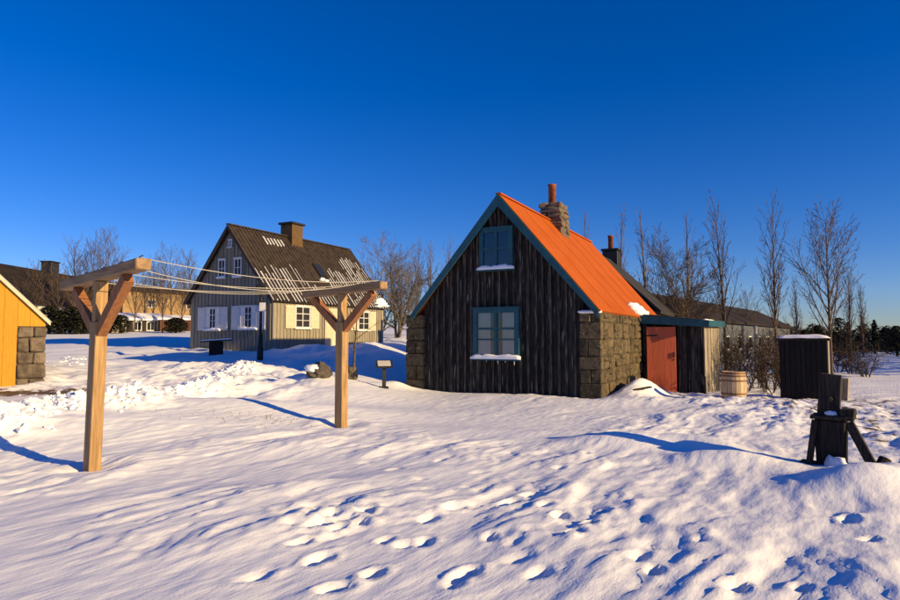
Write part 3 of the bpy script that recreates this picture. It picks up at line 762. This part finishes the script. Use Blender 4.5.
m_ = MB(); nn = 60
for i in range(nn + 1):
    v = -.04 + 6.6 * i / nn; h = .03 if i % 2 else 0
    m_.v += [(.10, v, YE - .02 + h), (-2.9, v, y_z(-2.9) + .08 + h)]
m_.f = [(2 * i, 2 * i + 2, 2 * i + 3, 2 * i + 1) for i in range(nn)]
m_.build('roof_slope', M_zinc, yh)
MB().add([(-5.8, -.04, YE + .1), (-2.9, -.04, y_z(-2.9) + .08), (-2.9, 6.6, y_z(-2.9) + .08), (-5.8, 6.6, YE + .1)], [(0, 1, 2, 3)]).build('roof_slope', M_zinc, yh)

# ------------------------------------------------------------------ clothes posts and lines
BD = Vector((.75, -.66, 0)).normalized()
def clothes_post(p, beam_top, label, half, lean, slope):
    a = math.atan2(BD.y, BD.x)
    t = thing('clothes_post', label, 'post', p, a, 'clothes line posts on the snow')
    t.rotation_euler = (0, lean, a); t.rotation_mode = 'XYZ'
    H = beam_top - p.z; w = .098
    MB().cbox(-w, w, -w * .72, w * .72, -.5, H - .62, .008).build('post', M_pine, t)
    MB().cbox(-w * .55, w * .55, -w * .70, w * .70, -.0 + H - .618, H - .128, .006).build('king_post', M_pine, t)
    bm_ = MB().cbox(-half, half, -.085, .085, H - .125, H, .012); bm_.v = [(x, y, z + x * slope) for x, y, z in bm_.v]; bm_.build('crossbeam', M_pine_h, t)
    for sg in (1, -1):
        MB().bar((sg * .07, 0, H - .74), (sg * .80, 0, H - .17 + sg * .8 * slope), .11, .13, (0, 0, 1)).build('brace', M_brace, t)
    for k in range(5):
        x = -half + .12 + (2 * half - .24) * k / 4
        MB().tube([(x, 0, H - .02 + x * slope), (x, 0, H + .03 + x * slope), (x + .02, .03, H + .05 + x * slope)], .008, 5).build('hook', M_iron, t)
    return t, H, half
cpA = clothes_post(POST_B[0], 2.42, 'nearer pine clothes post with braced crossbeam, left of the scene', 1.2, math.radians(2.2), .085)
cpB = clothes_post(POST_B[1], 2.50, 'farther pine clothes post with crossbeam in front of the grey house', 1.08, 0, .03)
names = ['clothes line nearest the camera, strung between the two posts', 'second clothes line from the camera between the two posts', 'middle clothes line of five between the two posts',
         'second farthest clothes line between the two posts', 'clothes line at the far left ends of the two crossbeams']
for k in range(5):
    f = lambda half: -half + .12 + (2 * half - .24) * k / 4
    fa = f(1.2); ha = 2.445 - POST_B[0].z + fa * .085; A = POST_B[0] + BD * (fa * math.cos(.0384) + ha * math.sin(.0384)) + Vector((0, 0, ha * math.cos(.0384) - fa * math.sin(.0384))); B = POST_B[1] + BD * f(1.08); B.z = 2.525 + f(1.08) * .03
    sag = [.10, .18, .13, .22, .12][k]
    pts = [A.lerp(B, i / 16) - Vector((0, 0, sag * 4 * (i / 16) * (1 - i / 16))) for i in range(17)]
    tag(MB().tube(pts, .0055, 5).build('clothes_line', M_rope, None, True), names[4 - k], 'line', 'clothes lines')

# ------------------------------------------------------------------ street lamp
p = ground(260, 357)
lh = (p.y / FPX) * 76
lamp = thing('street_lamp', 'black street lamp with lantern head in front of the grey house', 'lamp', p)
MB().lathe([(.12, -.3), (.12, .35), (.085, .42), (.075, .9), (.055, .95), (.045, lh - .75), (.07, lh - .72), (.045, lh - .66)], 12).build('column', M_iron, lamp, True)
MB().tube([(-.24, 0, lh - .85), (.24, 0, lh - .85)], .018, 6).build('ladder_bar', M_iron, lamp)
lan = MB().lathe([(.08, lh - .62), (.10, lh - .60)], 6).build('lantern', M_iron, lamp)
for k in range(6):
    a_ = math.pi / 3 * k; c, s_ = math.cos(a_), math.sin(a_)
    MB().tube([(.10 * c, .10 * s_, lh - .6), (.19 * c, .19 * s_, lh - .2)], .012, 4).build('rib', M_iron, lan)
MB().lathe([(.085, lh - .59), (.17, lh - .21)], 6).build('lantern_glass', M_glass, lan)
MB().lathe([(.24, lh - .2), (.22, lh - .16), (.07, lh - .05), (.03, lh + .03)], 6).build('lantern_cap', M_iron, lan)
MB().box(-.03, .20, -.09, -.06, lh * .6, lh * .6 + .33).build('notice', M_white, lamp)

# ------------------------------------------------------------------ small things in front of the grey house
p = ground(216, 353); s_ = p.y / FPX
tb = thing('display_table', 'low display table with snowy tilted top before the grey gable', 'table', p, face_cam(p))
MB().cbox(-.28, .28, -.22, .22, -.2, .49, .015).build('pedestal', M_dark, tb)
tp = MB().bar((-.62, 0, .47), (.62, 0, .55), .75, .05).build('table_top', M_dark, tb)
MB().bar((-.60, 0, .515), (.60, 0, .595), .72, .05).build('top_snow', M_snow2, tp)
p = ground(384, 388); hh = p.y / FPX * 26
ls = thing('information_lectern', 'small slanted information board on a black post beside the black house', 'sign', p, face_cam(p) + .1)
MB().cbox(-.05, .05, -.04, .04, -.3, hh - .12, .006).build('post', M_iron, ls)
MB().cbox(-.12, .12, -.1, .1, -.02, .04, .006).build('foot', M_iron, ls)
pl = MB().bar((0, -.16, hh - .16), (0, .16, hh + .03), .46, .03).build('frame', M_iron, ls)
MB().bar((0, -.12, hh - .118), (0, .12, hh + .024), .36, .006).build('panel', M_sign, pl)
def boulder(px, py, rx, ry, rz, label, seed, cap=True):
    p = ground(px, py); t = thing('boulder', label, 'boulder', p)
    MB().blob((0, 0, rz * .45), rx, ry, rz, 3, .35, 1.3, seed).build('rock', M_rock, t)
    if cap: MB().blob((-rx * .38, .02, rz * .78), rx * .80, ry * 1.0, rz * .62, 3, .25, 1.3, seed + 3).build('snow_cap', M_snow2, t, True)
boulder(319, 376, .34, .28, .25, 'snow-capped dark boulder left of the middle post', 2)
boulder(350, 379, .20, .18, .26, 'dark bare stone at the foot of the sapling', 6, False)

# ------------------------------------------------------------------ barrel, privy, board
p = ground(734, 399); k = p.y / FPX
br = thing('barrel', 'wooden barrel with reddish hoops beside the lean-to', 'barrel', p, .3)
R0, BH = 11 * k, 29 * k
prof = lambda t: R0 * (1 + .10 * (1 - (2 * t - 1) ** 2) - .02)
NS = 18
for i in range(NS):
    a0, a1 = 2 * math.pi * i / NS + .012, 2 * math.pi * (i + 1) / NS - .012; m_ = MB(); vs = []
    for t in (0, .25, .5, .75, 1):
        r = prof(t)
        for rr, aa in ((r, a0), (r, a1), (r - .03, a1), (r - .03, a0)): vs.append((rr * math.cos(aa), rr * math.sin(aa), -.05 + BH * t))
    fs = [(4 * j + q_, 4 * j + (q_ + 1) % 4, 4 * j + 4 + (q_ + 1) % 4, 4 * j + 4 + q_) for j in range(4) for q_ in range(4)] + [(3, 2, 1, 0), (16, 17, 18, 19)]
    m_.add(vs, fs).build('stave', M_stave, br)
for t in (.10, .26, .70, .86, .95):
    r = prof(t) + .006; MB().lathe([(r, -.05 + BH * t - .022), (r + .003, -.05 + BH * t), (r, -.05 + BH * t + .022)], 24).build('hoop', M_hoop, br)
MB().lathe([(R0 * .9, BH * .90), (R0 * .9, BH * .92)], 20).build('barrel_head', M_stave, br)
p = ground(806, 399); k = p.y / FPX
pv = thing('privy_hut', 'tall black boarded hut with flat snow-covered lid', 'hut', p, face_cam(p) - .07)
W, HH = 20.5 * k, 58 * k
core = MB().box(-W + .02, W - .02, -W * .75 + .02, W * .75 - .02, -.3, HH).build('body', M_black, pv)
n_ = 9
for i in range(n_):
    a_ = -W + 2 * W * i / n_; MB().box(a_, a_ + 2 * W / n_ - .012, -W * .75 - .015 - rh.uniform(0, .015), -W * .75 + .018, -.3, HH).build('plank', M_black, core)
for i in range(6):
    b0 = -W * .75 + .02 + 1.5 * W * i / 6
    for x0, x1 in ((W - .018, W + .012), (-W - .012, -W + .018)): MB().box(x0, x1, b0, b0 + 1.5 * W / 6 - .01, -.3, HH).build('plank', M_grayw if x0 > 0 else M_black, core)
ld = MB().cbox(-W - .07, W + .07, -W * .75 - .09, W * .75 + .09, HH + .003, HH + .06, .01).build('lid', M_dark, pv)
m_ = MB(); nn = 12; vs = []
for i in range(nn + 1):
    for j in range(nn + 1):
        x = (2 * i / nn - 1); y = (2 * j / nn - 1); e = max(abs(x), abs(y)); h = .10 * (1 - e ** 6) + .015 * perlin(np.array([x * 2.]), np.array([y * 2.]), 4)[0] + .0
        vs.append((x * (W + .06), y * (W * .75 + .08), HH + .062 + max(h, .0)))
m_.add(vs, [(i * (nn + 1) + j, (i + 1) * (nn + 1) + j, (i + 1) * (nn + 1) + j + 1, i * (nn + 1) + j + 1) for i in range(nn) for j in range(nn)]).build('lid_snow', M_snow2, pv, True)
p = ground(841, 400); k = p.y / FPX
gb = thing('grey_board_box', 'low grey wooden box leaning beside the black hut', 'box', p, face_cam(p) - .1)
bx_ = MB().cbox(-6 * k, 6 * k, -.12, .12, -.2, 22 * k, .01).build('box', M_grayw, gb)
for i in range(3): MB().cbox(-6 * k + i * 4 * k + .003, -6 * k + (i + 1) * 4 * k - .003, -.145, -.122, -.2, 22 * k - .01, .004).build('plank', M_grayw, bx_)
gb.rotation_euler = (0, math.radians(4), face_cam(p) - .1)

# ------------------------------------------------------------------ old timber windlass post on the right
k = STAN.y / FPX
st = thing('windlass_post', 'old dark timber windlass post with braces standing in the snow', 'post', STAN, face_cam(STAN) - .10)
def at_px(dx, dy, y=0): return Vector((dx * k, y, dy * k))
pb = MB().cbox(-14 * k, 13 * k, -.15, .15, -.4, 44 * k, .015, .008, rh); pb.v = [(x * (.86 + .14 * min(1, max(0, z / (44 * k)))), y, z) for x, y, z in pb.v]; pb.build('post', M_dark, st)
MB().cbox(-17 * k, 20 * k, -.19, .19, 44.3 * k, 48 * k, .012, .006, rh).build('cap_beam', M_dark, st)
MB().cbox(8 * k, 21 * k, -.17, .12, 48.1 * k, 55 * k, .014, .006, rh).build('cap_block', M_dark, st)
hd = MB().add([at_px(-12, 46, -.07), at_px(7, 46, -.07), at_px(7, 46, .09), at_px(-12, 46, .09), at_px(-8, 89, -.065), at_px(10, 87, -.065), at_px(10, 87, .085), at_px(-8, 89, .085)],
              [(3, 2, 1, 0), (4, 5, 6, 7), (0, 1, 5, 4), (1, 2, 6, 5), (2, 3, 7, 6), (3, 0, 4, 7)]).build('upright_plank', M_dark, st)
m_ = MB().lathe([(.03, 0), (.034, .02), (.02, .035), (.0, .04)], 10); m_.v = [(x + 0 * k, -.07 - z, y + 64 * k) for x, y, z in m_.v]; m_.build('bolt_head', M_dark, hd)
MB().bar(at_px(-13, 43, -.12), at_px(-20, -8, -.17), .065, .14, (0, 1, 0)).build('brace', M_dark, st)
MB().bar(at_px(15, 42, -.05), at_px(37, -4, -.16), .10, .13, (0, 1, 0)).build('brace', M_dark, st)
MB().bar(at_px(15, 40, .10), at_px(34, -4, .10), .08, .10, (0, 1, 0)).build('brace', M_dark, st)
MB().tube([at_px(38, -2, -.1), at_px(43, 10, -.02)], [.075, .07], 10).build('peg', M_dark, st)
MB().bar(at_px(-28, -4, .0), at_px(44, -6, -.05), .22, .12).build('ground_sill', M_dark, st)
MB().bar(at_px(40, -2, -.2), at_px(66, -26, -.55), .10, .10).build('sill_end', M_brace, st)
MB().blob(at_px(6, -6, -.20), .17, .13, .19, 3, .45, 1.6, 4).build('clinging_snow', M_snow2, st, True)
MB().blob(at_px(1, 50, -.10), .075, .05, .035, 2, .4, 1.5, 7).build('clinging_snow', M_snow2, st, True)

# ------------------------------------------------------------------ trees
class Tree:
    def __init__(s, seed): s.r = random.Random(seed); s.tr = MB(); s.cr = MB()
    def limb(s, p, d, L, r0, lvl, cfg, mbk):
        r = s.r; n = max(2, min(7, int(L / cfg['seg']) + 2)); pts = [p]; rad = [r0]; q_ = p.copy(); d = d.normalized()
        for i in range(n):
            w = cfg['wob'] * (1.3 if lvl else .35)
            d = (d + Vector((r.uniform(-w, w), r.uniform(-w, w), r.uniform(-w, w) + cfg['up'] * (.3 if lvl else .1)))).normalized()
            q_ = q_ + d * (L / n); pts.append(q_.copy()); rad.append(max(r0 * (1 - .88 * (i + 1) / n), cfg['rmin']))
        mbk.tube(pts, rad, 7 if lvl == 0 else (4 if lvl == 1 else 3), cap=False)
        if lvl >= cfg['lv']: return
        cnt = cfg['n'][lvl]; cnt = max(1, int(cnt * r.uniform(.8, 1.2) * (1 if lvl < 1 else min(1.3, L / cfg['ref'][lvl]))))
        for j in range(cnt):
            t = cfg['t0'][lvl] + (1 - cfg['t0'][lvl]) * ((j + r.random()) / cnt); i = min(int(t * n), n - 1); f = t * n - i
            b = pts[i].lerp(pts[i + 1], f); ax = (pts[i + 1] - pts[i]).normalized()
            a = r.uniform(0, 6.283) if lvl else j * 2.4 + r.uniform(-.5, .5)
            s1 = ax.cross(Vector((0, 0, 1)) if abs(ax.z) < .9 else Vector((1, 0, 0))).normalized(); s2 = ax.cross(s1)
            ang = math.radians(cfg['ang'][lvl]) * r.uniform(.75, 1.25)
            nd = ax * math.cos(ang) + (s1 * math.cos(a) + s2 * math.sin(a)) * math.sin(ang)
            sh = cfg['shape'](t) if lvl == 0 else (1 - .55 * t)
            s.limb(b, nd, L * cfg['len'][lvl] * sh * r.uniform(.7, 1.15), max(rad[i] * cfg['rr'], cfg['rmin']), lvl + 1, cfg, s.cr)
POPLAR = dict(seg=.5, wob=.07, up=.28, rmin=.007, lv=3, n=(34, 9, 5), ref=(1, 2.2, .8), t0=(.22, .15, .15), ang=(17, 26, 32), len=(.31, .36, .45), rr=.5, shape=lambda t: .35 + 1.0 * (1 - t) ** .8 * min(1, t * 4))
THIN = dict(POPLAR, n=(20, 6, 4), ang=(14, 24, 30), len=(.24, .36, .45))
POPW = dict(POPLAR, n=(30, 9, 6), ang=(29, 32, 35), len=(.46, .38, .45))
BUSHY = dict(seg=.4, wob=.12, up=.22, rmin=.007, lv=3, n=(16, 11, 8), ref=(1, 1.8, .8), t0=(.05, .12, .1), ang=(44, 38, 40), len=(.62, .45, .5), rr=.62, shape=lambda t: 1.05 - .35 * t)
SHRUB = dict(seg=.25, wob=.20, up=.15, rmin=.0055, lv=2, n=(9, 8), ref=(1, .6), t0=(.1, .1), ang=(36, 40), len=(.6, .5), rr=.65, shape=lambda t: 1.1 - .5 * t)
def tree(name, label, px, ptop, Yd, cfg, seed, mt=None, r0=None, group=None, multi=1, cat='tree', base=None, lean=0):
    if base is None:
        top = at(px, ptop, Yd); x, y = top.x, top.y; z = gz(x, y); H = top.z - z
    else:
        x, y, z, H = base
    t = thing(name, label, cat, (x, y, z), 0, group); T = Tree(seed)
    for m in range(multi):
        a = seed + m * 2.1; sp_ = .42 * (0.15 if m == 0 else 1.0); dv = Vector((sp_ * math.cos(a), sp_ * math.sin(a), 1)) if multi > 1 else Vector((lean, 0, 1))
        T.limb(Vector((.1 * math.cos(a) * (multi > 1), .1 * math.sin(a) * (multi > 1), -.15)), dv, (H + .15) * (1 if not m else T.r.uniform(.75, 1)), r0 or .012 + H * .011, 0, cfg, T.tr)
    T.tr.build('trunk' if cat == 'tree' else 'stems', M_bark, t, True); T.cr.build('crown' if cat == 'tree' else 'twigs', mt or M_twig, t)
    return t
GP = 'bare poplars behind the black house'
tree('poplar_tree', 'tall slim bare poplar, second from the right of the tall row', 772, 208, 30, POPLAR, 2, r0=.08, group=GP)
tree('poplar_tree', 'tall bare poplar standing just right of the round bushy tree', 722, 206, 31, POPLAR, 3, r0=.08, group=GP)
tree('poplar_tree', 'broad bare tree rising behind the snow-topped black hut', 826, 220, 30, POPW, 4, r0=.09, group=GP)
tree('poplar_tree', 'thin bare poplar right of the rusty stone chimney pipe', 584, 213, 44, THIN, 5, M_twig2, group=GP)
tree('poplar_tree', 'thin bare poplar above the black chimney', 619, 214, 42, THIN, 6, M_twig2, group=GP)
tree('poplar_tree', 'bare poplar at the left side of the round bushy tree', 646, 214, 38, THIN, 7, M_twig2, group=GP)
tree('poplar_tree', 'bare poplar at the right side of the round bushy tree', 686, 214, 38, THIN, 8, M_twig2, group=GP)
tree('bushy_tree', 'round bushy bare tree behind the black roof', 669, 268, 33, BUSHY, 9, M_twig, r0=.06, multi=5)
tree('slim_tree', 'slender bare tree just left of the broad tree behind the hut', 796, 282, 52, POPLAR, 12)
tree('slim_tree', 'slender bare tree farthest right above the evergreens', 861, 288, 60, POPLAR, 13)
tree('slim_tree', 'slender bare tree between the broad tree and the evergreens', 848, 276, 50, POPLAR, 14)
tree('slim_tree', 'low bare tree over the roof of the long grey building', 745, 296, 58, POPW, 15)
tree('bushy_tree', 'spreading pale bare tree between the two houses', 398, 256, 46, BUSHY, 16, M_twig2, r0=.10, multi=3)
tree('bushy_tree', 'pale bare tree against the right end of the grey roof', 380, 262, 52, BUSHY, 17, M_twig2, r0=.09, multi=2)
for i, (px, pt, lab) in enumerate(((416, 247, 'leftmost slim poplar beside the black gable'), (431, 248, 'middle slim poplar left of the black gable'), (445, 244, 'slim poplar nearest the orange-roofed gable'))):
    tree('poplar_tree', lab, px, pt, 50, POPLAR, 20 + i, M_twig2, r0=.07)
for i, (px, pt, Yd, lab) in enumerate(((76, 246, 62, 'leftmost bare tree above the long dark roof'), (93, 249, 64, 'small bare tree in the middle above the long dark roof'), (109, 240, 62, 'largest bare tree above the long dark roof'),
                                       (155, 262, 66, 'bare tree before the tan building, nearest the post'), (173, 254, 64, 'rounded bare tree before the tan building'), (192, 259, 66, 'bare tree at the left corner of the grey house'),
                                       (136, 268, 58, 'low bare tree behind the near clothes post'), (60, 272, 58, 'low bare tree against the long dark roof'), (86, 276, 57, 'small bare tree over the hedge'), (146, 276, 62, 'thin bare tree left of the tan building'), (164, 272, 58, 'thin bare tree over the brown shed'), (183, 276, 60, 'low bare tree touching the grey house'), (36, 268, 60, 'bare tree under the far left chimney'))):
    tree('bare_tree', lab, px, pt, Yd, POPW, 40 + i, M_twig)
p = ground(353, 380)
tree('sapling', 'small bare sapling behind the middle clothes post', 0, 0, 0, dict(POPW, n=(9, 3, 2), lv=2, t0=(.3, .2, .2), ang=(58, 35, 30), len=(.5, .4, .4), wob=.10, rmin=.006), 55, M_twig, r0=.045, base=(p.x, p.y, p.z, p.y / FPX * 84), lean=.06)
# brushwood beside the barrel and hut
labs = ['scrubby bush directly behind the barrel', 'dark bush right of the barrel', 'tangled bush in front of the pole', 'bush halfway between barrel and hut', 'low bush left of the black hut', 'bush hugging the left side of the hut',
        'snow-dusted bush behind the barrel and the lean-to', 'bush behind the left edge of the hut']
for i, (px, py, top) in enumerate(((730, 388, 335), (744, 391, 336), (757, 388, 338), (768, 393, 344), (779, 396, 352), (784, 390, 338), (722, 384, 338), (790, 384, 330))):
    p = ground(px, py); tree('brush_bush', labs[i], 0, 0, 0, SHRUB, 70 + i, M_brush, r0=.022, multi=6, cat='bush', group='bushes between barrel and hut', base=(p.x, p.y, p.z, p.y / FPX * (py - top)))
for i, (px, py, top, lab) in enumerate(((852, 374, 338, 'dark spreading bush right of the black hut'), (866, 377, 346, 'low branching bush on the open snow at right'), (838, 372, 340, 'bush just behind the grey box'))):
    p = ground(px, py); tree('brush_bush', lab, 0, 0, 0, dict(SHRUB, ang=(55, 45)), 90 + i, M_brush, r0=.03, multi=7, cat='bush', base=(p.x, p.y, p.z, p.y / FPX * (py - top)))

# evergreens at the right edge of the field
def conifer(px, ptop, Yd, wpx, seed, label, cone=True, group='evergreens along the field edge', cat='tree'):
    top = at(px, ptop, Yd); z = gz(top.x, top.y); H = top.z - z; R = wpx * Yd / FPX; r = random.Random(seed)
    t = thing('evergreen_tree', label, cat, (top.x, top.y, z), 0, group)
    MB().tube([(0, 0, -.2), (0, 0, H * .9)], [.14, .03], 6).build('trunk', M_bark, t)
    m_ = MB()
    for i in range(1500):
        h = r.random() ** .8; rad = R * ((1 - h) ** .8 * .95 + .05) if cone else R * math.sqrt(max(0, 1 - (2 * h - .8) ** 2 / 1.5))
        rad *= (.75 + .35 * math.sin(h * 23 + seed)) if cone else 1; rad *= math.sqrt(r.random()) ; a_ = r.uniform(0, 6.283)
        c = Vector((rad * math.cos(a_), rad * math.sin(a_), H * (.04 + .96 * h))); s_ = R * .16 * r.uniform(.6, 1.4) + .02
        d1 = Vector((math.cos(a_), math.sin(a_), r.uniform(-.5, .4))) * s_; d2 = Vector((-math.sin(a_), math.cos(a_), r.uniform(-.4, .4))) * s_ * .5
        m_.add([c - d1 * .4 - d2, c - d1 * .4 + d2, c + d1], [(0, 1, 2)])
    m_.build('crown', M_conif, t); return t
ev = [(848, 322, 60, 9, 1), (862, 326, 70, 9, 1), (874, 320, 72, 8, 1), (886, 328, 74, 9, 0), (896, 326, 62, 9, 0), (838, 318, 52, 10, 0), (910, 328, 60, 10, 0), (818, 326, 66, 10, 0), (803, 330, 70, 9, 0)]
evl = ['pointed dark evergreen left of the middle of the field edge', 'pointed evergreen between the two taller ones', 'tallest pointed evergreen at the field edge', 'rounded dark evergreen third from the right edge', 'dark evergreen at the right edge of the picture',
       'brownish rounded evergreen right behind the hut lid', 'evergreen cut off by the right border', 'rounded evergreen behind the broad bare tree', 'evergreen left of the broad bare tree']
for i, (px, pt, Yd, w, c) in enumerate(ev): conifer(px, pt, Yd, w, 100 + i, evl[i], bool(c))
mb = MB(); r = random.Random(31)            # far wood closing the field
for i in range(26000):
    px = r.uniform(640, 1000); Yd = r.uniform(84, 100); w = at(px, 340, Yd); z = gz(w.x, w.y); hmax = 3.0 + 1.4 * perlin(np.array([px * .05]), np.array([.5]), 3)[0] + r.uniform(-.4, .9)
    c = Vector((w.x, w.y, z + hmax * r.random())); s_ = r.uniform(.2, .6); a_ = r.uniform(0, 6.28)
    mb.add([c, c + Vector((math.cos(a_), math.sin(a_), r.uniform(-.6, 1))) * s_, c + Vector((-math.sin(a_), math.cos(a_), r.uniform(-.3, 1))) * s_ * .6], [(0, 1, 2)])
mb.build('far_wood', M_conif, None, kind='stuff')
mb = MB()                                   # the wood carried on unseen along the right, added to shade the field
for i in range(9000):
    y = r.uniform(28, 90); x = y * .80 + 3 + r.uniform(0, 6); z = gz(x, y); h = (5.0 + 1.5 * perlin(np.array([y * .3]), np.array([x * .3]), 8)[0]) * r.random()
    c = Vector((x, y, z + h)); s_ = r.uniform(.3, .8); a_ = r.uniform(0, 6.28)
    mb.add([c, c + Vector((math.cos(a_), math.sin(a_), r.uniform(-.6, 1))) * s_, c + Vector((-math.sin(a_), math.cos(a_), r.uniform(-.3, 1))) * s_ * .6], [(0, 1, 2)])
mb.build('side_wood', M_conif, None, kind='stuff')
# hedges on the left
for i, (px, Yd, w, top, lab) in enumerate(((62, 52, 12, 311, 'dark hedge bush left of the near clothes post'), (80, 52, 12, 312, 'second dark hedge bush left of the near clothes post'), (98, 53, 12, 313, 'dark hedge bush behind the near clothes post'),
                                           (121, 54, 9, 315, 'greenish hedge bush right of the near clothes post'), (176, 56, 12, 318, 'reddish hedge bush before the brown shed'), (50, 53, 13, 306, 'tall dark hedge bush beside the yellow house'), (71, 55, 13, 307, 'taller hedge bush between the first two'), (89, 55, 13, 308, 'taller hedge bush just left of the near post'), (110, 55, 10, 312, 'hedge bush hidden partly by the near post'))):
    conifer(px, top, Yd, w, 130 + i, lab, False, 'hedge bushes across the road', 'bush')

# ------------------------------------------------------------------ far buildings
def far_house(name, label, A, B, depth, eave, ridge, wall_m, roof_m, base=0, over=.3, overhang=True):
    """long house: A and B are the ground ends of the wall that faces right/camera; it is 'depth' deep behind it"""
    d = (B - A); L = d.length; rz = math.atan2(d.y, d.x)
    t = thing(name, label, 'building', (A.x, A.y, A.z), rz)
    MB().box(0, L, 0, depth, -1.5, eave).build('wall', wall_m, t)
    rf = MB().prism([(-over, eave - .12), (-over, eave + .05), (depth / 2, ridge), (depth + over, eave + .05), (depth + over, eave - .12)][::-1], 'x', -over, L + over).build('roof', roof_m, t)
    return t, L, rf
def wins(t, xs_, z0, z1, w, y=-.02, m=None):
    for x in xs_:
        f = MB().box(x, x + w, y - .04, y + .015, z0, z1).build('window', M_white, t)
        for a_, b_ in ((x + .07, x + w / 2 - .025), (x + w / 2 + .025, x + w - .07)): MB().box(a_, b_, y - .055, y - .042, z0 + .08, z1 - .08).build('pane', M_glass, f)
# long grey building at right
A = at(664, 338, 37); B = at(790, 338, 74); A.z = gz(A.x, A.y); B.z = A.z
t, L, rf = far_house('long_grey_building', 'long low grey building with dark roof behind the poplars', A, B, 7, 3.1, 5.1, M_bluegrey, M_roofdk)
wins(t, [2 + 4.2 * i for i in range(int(L / 4.2))], .9, 2.0, 1.3)
MB().box(6, 7.1, -.05, .015, -1, 2.1).build('door', M_white, t)
p = at(756, 350, 34)
up = thing('utility_pole', 'pale grey utility pole in front of the long grey building', 'pole', (p.x, p.y, gz(p.x, p.y)))
MB().tube([(0, 0, -.3), (0, 0, 2.35)], .09, 10).build('pole', M_zinc, up); MB().lathe([(.12, 2.352), (.12, 2.42), (.03, 2.5)], 10).build('pole_cap', M_zinc, up)
# long dark roof at left
A = at(-60, 330, 50); B = at(168, 330, 92); A.z = gz(A.x, A.y) + .1; B.z = A.z
t, L, rf = far_house('long_dark_building', 'long building with huge dark roof and chimney at far left', A, B, 11, 3.0, 7.3, M_pale, M_roofdk)
wins(t, [3 + 3.6 * i for i in range(int(L / 3.6))], .9, 2.3, 1.4)
lx = (at(49, 262, 68) - A).length
q_ = at(48, 262, 66); ux = Vector((math.cos(t.rotation_euler.z), math.sin(t.rotation_euler.z), 0)); uy = Vector((-ux.y, ux.x, 0))
# chimney on the ridge: find the point of the ridge seen at px 48
best = min((abs((A + ux * s_ + uy * 5.5).x / (A + ux * s_ + uy * 5.5).y - (48 - 450) / FPX), s_) for s_ in np.arange(0, L, .1))[1]
cb = MB().cbox(best - .75, best + .75, 4.9, 6.1, 6.6, 8.35, .03).build('chimney', M_iron, rf)
MB().cbox(best - .85, best + .85, 4.8, 6.2, 8.353, 8.5, .03).build('chimney_cap', M_iron, cb)
# tan building
A = at(122, 330, 74); B = at(205, 330, 84); A.z = gz(A.x, A.y); B.z = A.z
t, L, rf = far_house('tan_building', 'sunlit tan building with low dark roof left of the grey house', A, B, 9, 4.6, 5.6, M_tan, M_roofdk)
wins(t, [3.2, 8.6], 2.6, 3.6, 1.0)
# small hut with snowy roof
A = at(112, 330, 58); B = at(163, 330, 61); A.z = gz(A.x, A.y) - .1; B.z = A.z
t, L, rf = far_house('snow_roofed_hut', 'small dark hut with snowy roof and white window behind the near post', A, B, 3.5, 1.35, 2.0, M_dark, M_snow2)
wins(t, [L * .40, L * .66], .25, 1.15, .75)
MB().box(-.02, L * .26, -.06, -.02, -1, 1.2).build('cream_panel', M_cream, t); MB().box(L * .86, L * .95, -.06, -.02, -1, 1.2).build('door_post', M_cream, t)
A = at(160, 330, 60); B = at(196, 330, 62); A.z = gz(A.x, A.y) - .1; B.z = A.z
t, L, rf = far_house('brown_shed', 'low red-brown shed beside the grey house, far left', A, B, 3, 1.35, 1.75, M_brown, M_snow2)
x = 0
while x < L: MB().box(x, x + .36, -.04, -.005, -1, 1.33).build('plank', M_brown, t); x += .38
